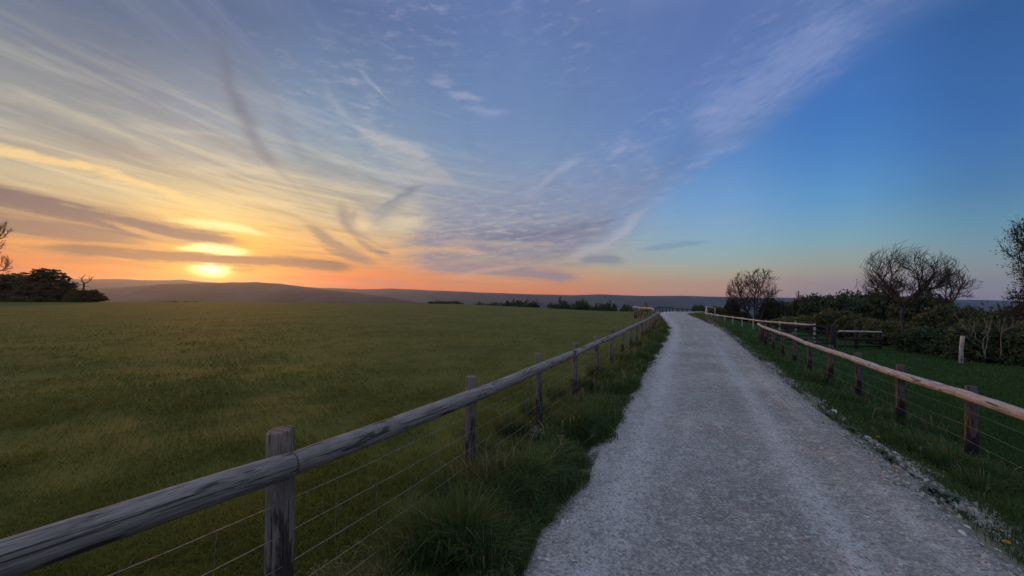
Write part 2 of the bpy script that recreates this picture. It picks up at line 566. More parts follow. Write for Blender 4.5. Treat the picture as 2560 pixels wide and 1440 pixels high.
    stroke([(0, 250), (120, 292), (230, 345), (330, 405)], 14, 22, 0.34, (128, 132, 138), fade=5)
    # dark smudge leaning down towards the sun
    steep([(545, 70), (562, 170), (588, 250), (625, 318), (662, 378), (694, 428), (738, 470)], 24, 0.60, (106, 109, 124), fade=7)
    steep([(682, 240), (708, 310), (738, 372), (765, 430)], 22, 0.34, (112, 124, 146), fade=4)
    steep([(770, 330), (800, 400), (820, 470)], 48, 0.30, (122, 138, 156), fade=4)
    # white mare's tails in the middle
    steep([(820, 215), (872, 300), (930, 342), (1020, 372), (1085, 415)][:3], 20, 0.30, (190, 192, 200), fade=3, textured=True)
    stroke([(870, 296), (930, 340), (1000, 366), (1060, 388), (1100, 420)], 14, 22, 0.46, (206, 198, 190), fade=3)
    stroke([(930, 372), (1000, 400), (1070, 420), (1160, 470)], 10, 24, 0.36, (204, 194, 182), fade=4)
    steep([(903, 175), (918, 205), (942, 228), (968, 250)], 9, 0.45, (190, 190, 202), fade=2)
    stroke([(1060, 200), (1100, 203), (1142, 207)], 8, 10, 0.34, (176, 178, 206), fade=2)
    stroke([(1105, 226), (1160, 236), (1218, 246)], 8, 13, 0.40, (180, 182, 206), fade=2.5)
    stroke([(1140, 262), (1210, 274), (1290, 280)], 8, 14, 0.34, (170, 176, 204), fade=3)
    # lavender wisps towards the clear edge
    stroke([(1700, 296), (1770, 286), (1830, 262), (1900, 210), (1970, 150), (2080, 80), (2200, 20)], 60, 90, 0.42, (150, 164, 208), fade=5, fray=1.5)
    stroke([(1700, 294), (1770, 286), (1840, 262)], 12, 10, 0.22, (186, 180, 210), fade=4)
    stroke([(1510, 398), (1550, 372), (1590, 355)], 16, 20, 0.30, (172, 178, 208), fade=2)
    stroke([(1320, 490), (1370, 452), (1420, 410), (1470, 396)], 12, 14, 0.36, (182, 184, 204), fade=3)
    stroke([(1680, 400), (1780, 382), (1900, 345)], 14, 18, 0.22, (138, 160, 208), fade=4)
    # grey bank that ends in a bright hook
    stroke([(1000, 560), (1150, 540), (1300, 535), (1420, 520), (1530, 495), (1610, 465), (1700, 420)], 75, 75, 0.58, (128, 140, 170), fade=6)
    stroke([(960, 645), (1120, 620), (1280, 604), (1400, 594), (1490, 578), (1570, 548)], 52, 36, 0.86, (126, 128, 150), fade=7, fray=1.3)
    stroke([(1180, 596), (1300, 590), (1400, 580), (1500, 560), (1560, 536)], 9, 9, 0.5, (108, 114, 142), fade=4, fray=1.6)
    stroke([(1060, 612), (1180, 606), (1300, 612), (1420, 616)], 7, 8, 0.5, (196, 172, 152), fade=4, fray=1.6)
    stroke([(1150, 560), (1260, 552), (1380, 548), (1480, 530)], 7, 9, 0.4, (168, 170, 180), fade=4, fray=1.6)
    stroke([(1400, 645), (1460, 628), (1520, 606), (1560, 578), (1590, 545), (1635, 492)], 13, 20, 0.36, (200, 194, 198), fade=4, fray=1.4)
    stroke([(1190, 668), (1300, 655), (1400, 640), (1450, 632)], 12, 10, 0.50, (140, 132, 146), fade=4)
    stroke([(1040, 668), (1150, 672), (1280, 680), (1400, 692), (1462, 698)], 18, 13, 1.0, (158, 138, 142), fade=4, soft=False)
    stroke([(1080, 690), (1200, 695), (1300, 700), (1420, 706)], 5, 7, 0.40, (240, 160, 104), fade=4, soft=False)
    stroke([(1110, 700), (1220, 676), (1330, 664)], 6, 6, 0.35, (232, 178, 140), fade=4, soft=False)
    # feathered texture over the bank and the twisted shreds
    a0, e0 = sky_dir(1240, 585)
    bx, by = (az - a0) / 17.0, (els - e0) / 5.2
    bank = g.m('EXPONENT', (bx * bx + by * by) * -1.0)
    rb = g.noise(g.xyz((az + el * 1.5) * 0.34, (el - az * 0.10) * 1.9, 21.0), 1.0, 7.0, 0.72)
    col = g.mix(g.step(rb, 0.50, 0.66) * bank * 0.75, col, g.mix(warm, srgb(186, 178, 182), srgb(240, 200, 146)))
    col = g.mix(g.step(rb, 0.49, 0.34) * bank * 0.60, col, srgb(110, 116, 142))
    stroke([(790, 500), (880, 548), (960, 560), (1090, 528)], 16, 18, 0.42, (232, 212, 172), fade=4, fray=1.5)
    stroke([(880, 650), (1000, 628), (1100, 622), (1230, 634)], 9, 9, 0.5, (248, 190, 116), fade=4, fray=1.4)
    # small clouds in the clear
    stroke([(1440, 650), (1505, 648), (1568, 652)], 10, 10, 0.62, (112, 126, 152), fade=2.2, soft=False, textured=False)
    stroke([(1585, 626), (1640, 619), (1700, 610), (1785, 601)], 6, 8, 0.55, (118, 148, 172), fade=3, soft=False)
    # twisted dark shreds right of the sun
    stroke([(745, 548), (800, 588), (836, 614), (872, 634), (940, 655)], 19, 15, 0.72, (132, 120, 116), fade=3.2, soft=False)
    stroke([(780, 600), (830, 628), (880, 646), (960, 660)], 7, 7, 0.6, (140, 120, 110), fade=3, soft=False)
    stroke([(800, 560), (850, 596), (900, 622)], 7, 8, 0.5, (222, 190, 140), fade=2, soft=False)
    steep([(850, 505), (860, 535), (872, 562), (890, 585), (935, 610)], 15, 0.7, (116, 118, 126), fade=1.8)
    steep([(884, 520), (880, 545), (892, 566)], 8, 0.5, (128, 128, 136), fade=1.2)
    stroke([(870, 580), (905, 606), (935, 626), (985, 646)], 9, 8, 0.55, (134, 124, 122), fade=2.2, soft=False)
    stroke([(905, 590), (948, 545), (985, 512), (1075, 462)], 24, 12, 0.62, (128, 138, 152), fade=4)
    stroke([(915, 560), (950, 524), (1000, 490), (1090, 455)], 5, 6, 0.5, (112, 122, 138), fade=3)
    blob((950, 548), 40, 34, 0.5, (140, 150, 164))
    stroke([(936, 628), (958, 631), (982, 636)], 4, 4, 0.7, (132, 122, 124), fade=0.8, soft=False, textured=False)
    blob((910, 566), 26, 16, 0.5, (240, 212, 160))
    blob((1010, 560), 60, 24, 0.4, (222, 206, 172))
    # dark bars left of and across the sun
    stroke([(0, 492), (150, 525), (300, 560), (430, 585), (540, 598), (640, 612)], 27, 25, 1.0, (112, 100, 104), fade=5, soft=False, textured=False)
    stroke([(0, 556), (120, 572), (240, 588), (340, 600), (420, 610)], 24, 22, 0.9, (122, 104, 100), fade=5, soft=False, textured=False)
    stroke([(240, 545), (330, 572), (420, 596), (520, 606)], 5, 8, 0.55, (240, 186, 112), fade=3, soft=False)
    # white hot gaps
    stroke([(400, 546), (470, 556), (540, 564), (620, 578), (690, 596)], 12, 10, 0.72, (255, 240, 168), 1.15, fade=4, soft=False, textured=False)
    stroke([(430, 616), (490, 623), (540, 628), (590, 632), (640, 638)], 13, 12, 1.0, (255, 236, 150), 2.2, fade=3.2, soft=False, textured=False)
    blob((530, 672), 62, 34, 0.85, (255, 190, 60), 1.2)
    blob((530, 672), 38, 17, 1.0, (255, 236, 160), 3.5)
    stroke([(60, 620), (200, 622), (310, 632), (430, 642), (560, 650), (690, 654), (790, 661), (900, 672)], 15, 15, 1.0, (116, 92, 84), fade=3.5, soft=False, textured=False)
    stroke([(560, 672), (600, 676), (650, 673)], 4, 4, 0.55, (176, 104, 66), fade=1.2, soft=False, textured=False)
    stroke([(60, 650), (200, 652), (330, 660), (440, 674)], 6, 7, 0.55, (176, 108, 74), fade=3, soft=False, textured=False)
    stroke([(0, 600), (120, 604), (260, 612), (380, 622)], 5, 6, 0.5, (234, 160, 84), fade=3, soft=False)

    bg = g.node('ShaderNodeBackground')
    g.put(bg.inputs['Color'], col)
    bg.inputs['Strength'].default_value = 1.0
    # Nishita twilight sky adds the physical falloff round the low sun
    sky = g.node('ShaderNodeTexSky', sky_type='NISHITA')
    sky.sun_disc = False
    sky.sun_elevation = R(SUN_EL); sky.sun_rotation = R(SUN_AZ)
    sky.air_density = 1.0; sky.dust_density = 2.0
    bg2 = g.node('ShaderNodeBackground')
    g.put(bg2.inputs['Color'], V(g, sky.outputs[0]))
    bg2.inputs['Strength'].default_value = 0.006
    both = g.node('ShaderNodeAddShader')
    nt.links.new(bg2.outputs[0], both.inputs[0]); nt.links.new(bg.outputs[0], both.inputs[1])
    out = g.node('ShaderNodeOutputWorld')
    nt.links.new(both.outputs[0], out.inputs['Surface'])
    world.cycles.sampling_method = 'MANUAL'
    world.cycles.sample_map_resolution = 512


ZENITH = (0.66, 0.69, 0.78)
world = bpy.data.worlds.new('World')
scene.world = world
build_sky(world)
# ------------------------------------------------------------------ ground, track, gravel
def mat_ground():
    m, g = new_mat('turf and soil')
    p = g.position()
    x, y, z = g.sep(p)
    c = y * TAN_ROAD - x
    n1 = g.noise(p, 0.22, 4.0, 0.6)
    n2 = g.noise(p, 1.7, 5.0, 0.6)
    n3 = g.noise(p, 14.0, 4.0, 0.65)
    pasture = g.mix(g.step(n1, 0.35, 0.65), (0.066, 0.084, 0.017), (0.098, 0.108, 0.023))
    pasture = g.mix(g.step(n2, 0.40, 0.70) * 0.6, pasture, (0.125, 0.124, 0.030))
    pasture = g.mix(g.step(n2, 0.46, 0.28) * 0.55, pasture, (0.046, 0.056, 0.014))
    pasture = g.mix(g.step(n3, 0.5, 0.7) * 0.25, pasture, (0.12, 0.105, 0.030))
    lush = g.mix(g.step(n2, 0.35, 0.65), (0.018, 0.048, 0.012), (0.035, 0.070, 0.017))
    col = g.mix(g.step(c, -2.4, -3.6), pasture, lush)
    # dark crumbly soil under the verge plants
    soil = g.mix(g.step(n3, 0.4, 0.7), (0.030, 0.027, 0.018), (0.085, 0.078, 0.060))
    soil = g.mix(g.step(c, -1.4, -1.8) * g.step(n2, 0.40, 0.58), soil, (0.24, 0.22, 0.18))
    vl = g.step(c, 2.5, 1.7) * g.step(c, -2.9, -2.3) * g.step(y, 40, 30)
    col = g.mix(vl * 0.85, col, soil)
    # fields, copses and hedgerows of the vale, haze blue put into their colour
    pv = g.xyz(x * 0.0022, y * 0.0009, 0.0)
    cell = g.voronoi(pv, 2.2, 'F1', 1)
    cv = g.sep(cell)[0]
    vale = g.mix(cv, (0.020, 0.030, 0.032), (0.046, 0.060, 0.054))
    wood = g.noise(g.xyz(x * 0.0016, y * 0.0006, 2.0), 1.0, 5.0, 0.6)
    vale = g.mix(g.step(wood, 0.47, 0.56), vale, (0.014, 0.024, 0.022))
    col = g.mix(g.step(y, 300, 900), col, vale)
    h = n3 * 0.6 + g.noise(p, 45.0, 3.0, 0.7) * 0.5
    nb = g.bump(h, 0.7, 0.06)
    s = principled(g, col, 0.95, nb, 0.1)
    finish(g, s.outputs[0])
    return m


def build_ground():
    rings = [0.0]
    r = 0.45
    while r < 150:
        rings.append(r); r += max(0.09, r * 0.020)
    while r < 12500:
        rings.append(r); r *= 1.028
    rings = np.array(rings + [12500.0])
    f1 = np.radians(np.linspace(-66, 66, 300))
    f2 = np.radians(np.linspace(66, 294, 70))[1:-1]
    az = np.concatenate([f1, f2])
    rr, aa = np.meshgrid(rings, az, indexing='ij')
    x, y = rr * np.sin(aa), rr * np.cos(aa)
    z = height(x, y)
    off = road_offset(x[rr < 90], y[rr < 90])
    sub = np.zeros_like(z)
    sub[rr < 90] = -0.07 * (1 - smooth(1.25, 1.6, np.abs(off)))
    z = z + sub
    return tag(grid_mesh('ground', np.stack([x, y, z], -1), mat_ground(), wrap=True), kind='structure')


def mat_track():
    m, g = new_mat('crushed chalk')
    p = g.position()
    s = g.attr('across')
    along = g.attr('along')
    big = g.noise(p, 0.55, 4.0, 0.6)
    mid = g.noise(p, 7.0, 6.0, 0.72)
    grit = g.noise(p, 46.0, 4.0, 0.7)
    st = g.voronoi(p, 34.0)
    st2 = g.voronoi(p, 80.0)
    streak = g.noise(g.xyz(s * 3.2, along * 0.22, 0.0), 1.0, 4.0, 0.6)
    col = g.mix(g.step(big, 0.34, 0.66), TRACK_DARK, TRACK_LIGHT)
    col = g.mix(g.step(streak, 0.52, 0.72) * 0.55, col, TRACK_PALE)
    col = g.mix(g.step(streak, 0.46, 0.30) * 0.40, col, TRACK_DARK)
    wheel = g.m('EXPONENT', ((s - 0.55) / 0.17) * ((s - 0.55) / 0.17) * -1.0) * g.step(along, 40, 14) + g.m('EXPONENT', ((s + 1.02) / 0.26) * ((s + 1.02) / 0.26) * -1.0)
    col = g.mix(wheel * g.step(g.noise(g.xyz(s * 2.0, along * 0.5, 3.0), 1.0, 5.0, 0.65), 0.26, 0.54) * 0.85, col, TRACK_PALE)
    dip = g.m('EXPONENT', ((s - 0.05) / 0.3) * ((s - 0.05) / 0.3) * -1.0)
    col = g.mix(dip * g.step(g.noise(g.xyz(s * 1.5, along * 0.35, 8.0), 1.0, 5.0, 0.65), 0.45, 0.62) * 0.5, col, (0.30, 0.285, 0.27))
    col = g.mix(g.step(mid, 0.50, 0.68) * 0.60, col, TRACK_PALE)
    col = g.mix(g.step(mid, 0.50, 0.34) * 0.55, col, (0.27, 0.265, 0.255))
    col = g.mix(g.step(grit, 0.52, 0.34) * 0.80, col, (0.17, 0.165, 0.155))
    col = g.mix(g.step(grit, 0.54, 0.68) * 0.75, col, (0.80, 0.79, 0.77))
    cellc = g.sep(g.voronoi(p, 34.0, 'F1', 1))[0]
    col = g.mix(g.step(cellc, 0.86, 0.97) * 0.35, col, (0.74, 0.73, 0.70))
    col = g.mix(g.step(cellc, 0.16, 0.05) * 0.35, col, (0.13, 0.125, 0.115))
    # edges break up into soil
    e = g.m('ABSOLUTE', s) + (g.noise(p, 1.7, 5.0, 0.68) - 0.5) * 1.3
    soil = g.mix(g.step(grit, 0.4, 0.65), (0.035, 0.032, 0.022), (0.13, 0.12, 0.095))
    crumb = g.mix(g.step(grit, 0.36, 0.62), (0.075, 0.068, 0.054), (0.27, 0.25, 0.21))
    soil = g.mix(g.step(s, 0.5, 1.2), soil, crumb)
    col = g.mix(g.step(e, 1.30, 1.78), col, soil)
    h = grit * 0.9 + st * 0.6 + st2 * 0.3 + mid * 2.2
    nb = g.bump(h, 1.0, 0.028)
    sh = principled(g, col, 0.95, nb, 0.15)
    finish(g, sh.outputs[0])
    return m


TRACK_DARK, TRACK_LIGHT, TRACK_PALE = (0.30, 0.296, 0.285), (0.43, 0.425, 0.41), (0.66, 0.655, 0.635)


def build_track():
    # samples along the centre line, close together near the eye
    L = np.concatenate([[0], np.cumsum(np.hypot(*np.diff(ROAD_LINE, axis=0).T))])
    t, step = [], 0.0
    p = 0.0
    while p < L[-1]:
        t.append(p)
        q = np.interp(p, L, ROAD_LINE[:, 1])
        p += 0.25 if q < 0.5 else (0.045 if q < 9 else (0.09 if q < 18 else 0.3))
    t = np.array(t)
    cx, cy = np.interp(t, L, ROAD_LINE[:, 0]), np.interp(t, L, ROAD_LINE[:, 1])
    tx, ty = np.interp(t, L, ROAD_TAN[:, 0]), np.interp(t, L, ROAD_TAN[:, 1])
    n = np.hypot(tx, ty); tx, ty = tx / n, ty / n
    s = np.concatenate([np.linspace(-1.95, 1.95, 90)])
    S, T = np.meshgrid(s, t)
    x = cx[:, None] + S * ty[:, None]
    y = cy[:, None] - S * tx[:, None]
    z = height(x, y)
    a = np.abs(S)
    crown = 0.035 - 0.075 * smooth(1.3, 1.75, a)
    ruts = -0.022 * np.exp(-((a - 0.78) / 0.26) ** 2)
    rough = 0.020 * fbm(x * 1.3, y * 1.3, 31, 3) + 0.014 * fbm(x * 6, y * 6, 37, 4)
    z = z + crown + ruts + rough * (1 - 0.0 * a)
    V_ = np.stack([x, y, z], -1)
    return tag(grid_mesh('chalk_track', V_, mat_track(), attrs={'across': S.ravel(), 'along': T.ravel()}), kind='structure')


def mat_stone():
    m, g = new_mat('chalk and flint')
    t = g.attr('tint')
    p = g.position()
    col = g.ramp(t, [(0.0, (0.20, 0.195, 0.18)), (0.35, (0.36, 0.35, 0.325)), (0.7, (0.58, 0.57, 0.54)), (1.0, (0.78, 0.77, 0.74))])
    n = g.noise(p, 60.0, 4.0, 0.6)
    col = g.mix(g.step(n, 0.5, 0.3) * 0.5, col, (0.16, 0.14, 0.11))
    s = principled(g, col, 0.9, g.bump(n, 0.6, 0.01), 0.2)
    finish(g, s.outputs[0])
    return m


def surface_z(x, y, off):
    """Top of the track or the turf at a point, off = signed distance from the middle of the track."""
    a = np.abs(off)
    road = 0.035 - 0.075 * smooth(1.3, 1.75, a) - 0.022 * np.exp(-((a - 0.78) / 0.26) ** 2) + 0.020 * fbm(x * 1.3, y * 1.3, 31, 3)
    return height(x, y) + np.where(a < 1.7, road, 0.0)


def build_gravel(mat):
    rng = np.random.default_rng(11)
    N = 34000
    Y = 1.2 + 15 * rng.random(N * 3) ** 1.9
    off = rng.uniform(-1.75, 1.95, N * 3)
    edge = np.abs(off) > 1.15
    keep = rng.random(N * 3) < np.where(edge, 0.60, 0.24)
    Y, off = Y[keep][:N], off[keep][:N]
    N = len(Y)
    # straight part of the track: place by centre line
    cx = TAN_ROAD * Y + 0.525
    tx, ty = 0.4305, 0.9026
    x, y = cx + off * ty, Y - off * tx
    size = 0.0025 + 0.0055 * rng.random(N) ** 2.5
    big = rng.random(N) < 0.012
    size[big] = rng.uniform(0.009, 0.020, big.sum())
    size *= np.where(np.abs(off) > 1.2, 1.35, 1.0)
    z = surface_z(x, y, off) + size * 0.15
    base = np.array([(1, 0, 0), (0, 1, 0), (-1, 0, 0), (0, -1, 0), (0, 0, 1), (0, 0, -1)], dtype=float)
    ang = rng.uniform(0, 2 * math.pi, N)
    ca, sa = np.cos(ang), np.sin(ang)
    P = base[None] * rng.uniform(0.6, 1.35, (N, 6, 1))
    P = P + rng.normal(0, 0.22, P.shape)
    P = P * size[:, None, None] * np.stack([rng.uniform(0.8, 1.5, N), rng.uniform(0.7, 1.1, N), rng.uniform(0.45, 0.9, N)], -1)[:, None]
    X = P[..., 0] * ca[:, None] - P[..., 1] * sa[:, None] + x[:, None]
    Yv = P[..., 0] * sa[:, None] + P[..., 1] * ca[:, None] + y[:, None]
    Z = P[..., 2] + z[:, None]
    verts = np.stack([X, Yv, Z], -1).reshape(-1, 3)
    f = np.array([(0, 1, 4), (1, 2, 4), (2, 3, 4), (3, 0, 4), (1, 0, 5), (2, 1, 5), (3, 2, 5), (0, 3, 5)])
    loops = (f[None] + (np.arange(N) * 6)[:, None, None]).reshape(-1)
    k = N * 8
    sel = (off > 1.25) & (off < 1.95) & (rng.random(N) < 0.10 * smooth(-0.1, 0.25, fbm(x * 0.9, y * 0.9, 12, 2)))
    tint = np.repeat(np.clip(np.where(sel, rng.normal(0.40, 0.15, N), rng.normal(0.56, 0.13, N)), 0, 1), 6)
    # crumbled chalk along the right verge: coarser pieces
    idx = np.repeat(sel, 6)
    cen = np.repeat(np.stack([x, y, z], -1), 6, axis=0)
    verts[idx] = cen[idx] + (verts[idx] - cen[idx]) * rng.uniform(1.6, 3.6, N).repeat(6)[idx][:, None]
    o = raw_mesh('gravel', verts, loops, np.arange(k) * 3, np.full(k, 3), mat, attrs={'tint': tint})
    return tag(o, kind='stuff')


def build_rubble(mat):
    rng = np.random.default_rng(23)
    N = 34000
    Y = 1.7 + 28 * rng.random(N) ** 2.1
    off = rng.normal(1.72, 0.19, N)
    x = TAN_ROAD * Y + 0.525 + off * 0.9026
    y = Y - off * 0.4305
    heap = smooth(-0.25, 0.35, fbm(x * 0.9, y * 0.9, 12, 2))
    ok = (rng.random(N) < 0.22 + 0.78 * heap) & (y < 25) & (off > 1.25)
    x, y, off, heap = x[ok], y[ok], off[ok], heap[ok]
    N = len(x)
    size = (0.005 + 0.016 * rng.random(N) ** 2.2) * (0.7 + 0.7 * heap)
    z = surface_z(x, y, off) + size * 0.3 + 0.05 * heap * np.exp(-((off - 1.75) / 0.14) ** 2) * rng.random(N)
    base = np.array([(1, 0, 0), (0, 1, 0), (-1, 0, 0), (0, -1, 0), (0, 0, 1), (0, 0, -1)], dtype=float)
    P = (base[None] * rng.uniform(0.6, 1.3, (N, 6, 1)) + rng.normal(0, 0.2, (N, 6, 3))) * size[:, None, None] * rng.uniform(0.6, 1.3, (N, 1, 3))
    verts = (P + np.stack([x, y, z], -1)[:, None]).reshape(-1, 3)
    f = np.array([(0, 1, 4), (1, 2, 4), (2, 3, 4), (3, 0, 4), (1, 0, 5), (2, 1, 5), (3, 2, 5), (0, 3, 5)])
    loops = (f[None] + (np.arange(N) * 6)[:, None, None]).reshape(-1)
    tint = np.repeat(np.clip(rng.normal(0.26, 0.16, N), 0, 1), 6)
    return tag(raw_mesh('chalk_rubble', verts, loops, np.arange(N * 8) * 3, np.full(N * 8, 3), mat, attrs={'tint': tint}), kind='stuff')


ground = build_ground()
track = build_track()
STONE = mat_stone()
gravel = build_gravel(STONE)
rubble = build_rubble(STONE)
# ------------------------------------------------------------------ grass
def mat_grass(name, stops, trans=0.35):
    m, g = new_mat(name)
    t = g.attr('tint')
    col = g.ramp(t, stops)
    d = principled(g, col, 0.75, None, 0.2)
    tr = g.node('ShaderNodeBsdfTranslucent')
    g.put(tr.inputs['Color'], g.mix(0.5, col, (0.14, 0.17, 0.035)))
    mx = g.node('ShaderNodeMixShader'); mx.inputs[0].default_value = trans
    g.nt.links.new(d.outputs[0], mx.inputs[1]); g.nt.links.new(tr.outputs[0], mx.inputs[2])
    finish(g, mx.outputs[0])
    return m


def blades(name, pos, h, w, lean, tint, mat, rng):
    """pos (N,3); h height; w width; lean (N,2) sideways reach of the tip. One object."""
    N = len(pos)
    ang = rng.uniform(0, math.pi, N)
    dx, dy = np.cos(ang) * w / 2, np.sin(ang) * w / 2
    side = np.stack([dx, dy, np.zeros(N)], -1)
    l1 = np.stack([lean[:, 0] * 0.32, lean[:, 1] * 0.32, h * 0.62], -1)
    reach = np.hypot(lean[:, 0], lean[:, 1])
    l2 = np.stack([lean[:, 0], lean[:, 1], np.maximum(h - reach * 0.35, h * 0.45)], -1)
    down = np.array([0, 0, -0.03])
    v = np.stack([pos - side + down, pos + side + down, pos + l1 + side * 0.75, pos + l1 - side * 0.75, pos + l2], 1).reshape(-1, 3)
    b = (np.arange(N) * 5)[:, None]
    loops = (np.array([0, 1, 2, 3, 3, 2, 4])[None] + b).ravel()
    starts = (np.array([0, 4])[None] + (np.arange(N) * 7)[:, None]).ravel()
    totals = np.tile([4, 3], N)
    return raw_mesh(name, v, loops, starts, totals, mat, attrs={'tint': np.repeat(tint, 5)})


def wedge(rng, n, y0, y1, power=1.0, px0=-160, px1=2720):
    """Points in the view wedge, denser near the eye (power 1: even per row of the picture)."""
    u = rng.uniform((px0 - 1280) / F, (px1 - 1280) / F, n)
    t = rng.random(n)
    Y = (y0 ** -power + t * (y1 ** -power - y0 ** -power)) ** (-1 / power)
    return u * Y, Y


def build_grass():
    rng = np.random.default_rng(5)
    out = []
    pasture = mat_grass('pasture grass', [(0.0, (0.052, 0.070, 0.013)), (0.35, (0.102, 0.124, 0.022)), (0.65, (0.150, 0.158, 0.030)), (0.88, (0.21, 0.19, 0.050)), (1.0, (0.28, 0.23, 0.10))], 0.42)
    lush = mat_grass('lush verge grass', [(0.0, (0.026, 0.060, 0.020)), (0.4, (0.060, 0.118, 0.036)), (0.72, (0.11, 0.155, 0.042)), (0.88, (0.085, 0.090, 0.028)), (1.0, (0.30, 0.25, 0.15))], 0.30)
    meadow = mat_grass('meadow grass', [(0.0, (0.022, 0.062, 0.015)), (0.5, (0.042, 0.104, 0.022)), (0.85, (0.075, 0.13, 0.034)), (1.0, (0.10, 0.10, 0.04))], 0.25)
    # --- grazed field left of the fence
    x, y = wedge(rng, 460000, 1.5, 60.0, 1.0)
    c = TAN_ROAD * y - x
    ok = (c > 1.95) & (y < np.interp(x, *CREST))
    off = road_offset(x, y)
    ok &= off < -2.0
    clump = fbm(x * 1.1, y * 1.1, 71, 3)
    ok &= rng.random(len(x)) < np.clip(0.62 + 0.9 * clump, 0.12, 1)
    x, y, c, clump = x[ok], y[ok], c[ok], clump[ok]
    k = len(x)
    near_fence = np.exp(-((c - 2.0) / 1.3) ** 2) * (y < 30)
    h = (0.026 + 0.038 * rng.random(k)) * (1 + 0.9 * np.clip(clump, -0.3, 1)) * (1 + 1.5 * near_fence) * 1.0
    w = np.clip(0.0035 * y / 2.2, 0.004, 0.035) * rng.uniform(0.7, 1.4, k)
    lean = rng.normal(0, 0.6, (k, 2)) * h[:, None]
    tint = np.clip(0.45 + 0.20 * fbm(x * 0.5, y * 0.5, 77, 3) + 0.24 * fbm(x * 3, y * 3, 78, 2) + rng.normal(0, 0.13, k), 0, 0.97)
    tint = 0.47 + (tint - 0.47) * (1 - 0.65 * smooth(6, 22, y))
    tint[rng.random(k) < 0.012 * (y < 9)] = 1.0
    z = height(x, y)
    out.append(tag(blades('pasture_grass', np.stack([x, y, z], -1), h, w, lean, tint, pasture, rng), kind='stuff'))
    # --- the two verges, in tufts
    for side, n, seed in ((-1, 120000, 1), (1, 110000, 2)):
        t = rng.random(n)
        p = 1.1
        Y = (0.9 ** -p + t * (44.0 ** -p - 0.9 ** -p)) ** (-1 / p)
        i = np.searchsorted(ROAD_LINE[:, 1], Y).clip(1, len(ROAD_LINE) - 1)
        f = (Y - ROAD_LINE[i - 1, 1]) / (ROAD_LINE[i, 1] - ROAD_LINE[i - 1, 1])
        cx = ROAD_LINE[i - 1, 0] + f * (ROAD_LINE[i, 0] - ROAD_LINE[i - 1, 0])
        T = ROAD_TAN[i]
        if side < 0:
            off = -rng.triangular(1.05, 1.70, 2.5, n)
        else:
            off = rng.triangular(1.30, 2.5, 3.6, n)
        x, y = cx + off * T[:, 1], Y - off * T[:, 0]
        a = np.abs(off)
        tuft = fbm(x * 2.1, y * 2.1, 90 + seed, 3)
        ragged = 1.36 + 0.34 * fbm(x * 1.3, y * 1.3, 95, 2) + (0.0 if side < 0 else 0.22)
        if side > 0:
            ragged = ragged + 0.45 * np.clip(fbm(x * 0.9, y * 0.9, 12, 2) + 0.1, 0, 1) - 0.05
        ok = (a > ragged) & (rng.random(n) < np.clip(0.75 + 1.1 * tuft, 0.1, 1))
        ok &= (y < 46)
        x, y, a, tuft, off = x[ok], y[ok], a[ok], tuft[ok], off[ok]
        k = len(x)
        if side < 0:
            prof = smooth(1.3, 1.75, a) * (1.0 - 0.25 * smooth(2.0, 2.5, a))
            h = (0.07 + 0.16 * rng.random(k)) * (0.40 + 0.80 * prof) * (1 + 2.2 * np.clip(tuft, -0.35, 1))
        else:
            prof = smooth(1.6, 2.6, a)
            h = (0.07 + 0.13 * rng.random(k)) * (0.45 + 0.8 * prof) * (1 + 0.8 * np.clip(tuft, -0.4, 1))
        w = np.clip(0.0042 * y / 2.2, 0.0048, 0.035) * rng.uniform(0.7, 1.4, k)
        bias = np.stack([np.full(k, 0.25 * -side * T[0, 1] * -1), np.full(k, 0.0)], -1)
        tang = rng.uniform(0, 2 * math.pi, k)
        lean = (rng.normal(0, 0.42, (k, 2)) + np.array([0.30 * -side * -1 * 0.9, 0.0]) * 0) * h[:, None]
        tint = 0.38 + 0.22 * fbm(x * 1.2, y * 1.2, 60 + seed, 3) + rng.normal(0, 0.14, k)
        if side < 0:
            tint = tint + 0.36 * smooth(1.65, 2.2, a)     # yellower by the fence
        tint = np.clip(tint, 0, 0.9)
        dry = rng.random(k) < (0.02 + 0.10 * smooth(2.0, 3.3, a) if side > 0 else 0.030 + 0.13 * smooth(1.8, 2.3, a))
        tint[dry] = rng.uniform(0.93, 1.0, dry.sum()); h[dry] *= 1.25
        z = height(x, y)
        out.append(tag(blades('verge_grass', np.stack([x, y, z], -1), h, w, lean, tint, lush, rng), kind='stuff'))
    # --- tall tufts at the near end of the left verge and at the post feet
    pos, hh = [], []
    spots = [((1075, 1400), 0.40, 0.16, 900), ((1150, 1390), 0.46, 0.17, 1300), ((1215, 1420), 0.36, 0.14, 800), ((1225, 1290), 0.34, 0.14, 700), ((1010, 1430), 0.30, 0.14, 500), ((1290, 1150), 0.26, 0.14, 420),
             ((1120, 1245), 0.34, 0.17, 420), ((1205, 1150), 0.32, 0.16, 380), ((1275, 1090), 0.34, 0.18, 380), ((1335, 1045), 0.34, 0.2, 360), ((1400, 1005), 0.34, 0.2, 360), ((1455, 975), 0.34, 0.22, 360), ((1495, 945), 0.34, 0.24, 360), ((1330, 1190), 0.26, 0.12, 300), ((1360, 1110), 0.26, 0.15, 420), ((1440, 1030), 0.28, 0.17, 420), ((1520, 960), 0.30, 0.18, 420), ((1560, 905), 0.32, 0.22, 420), ((1600, 870), 0.34, 0.25, 420),
             ((1625, 842), 0.36, 0.3, 420), ((2230, 1060), 0.25, 0.16, 420), ((2300, 1130), 0.26, 0.2, 520), ((2390, 1180), 0.30, 0.2, 620), ((2450, 1230), 0.24, 0.18, 420), ((2130, 1010), 0.24, 0.2, 360), ((2060, 960), 0.26, 0.22, 360)]
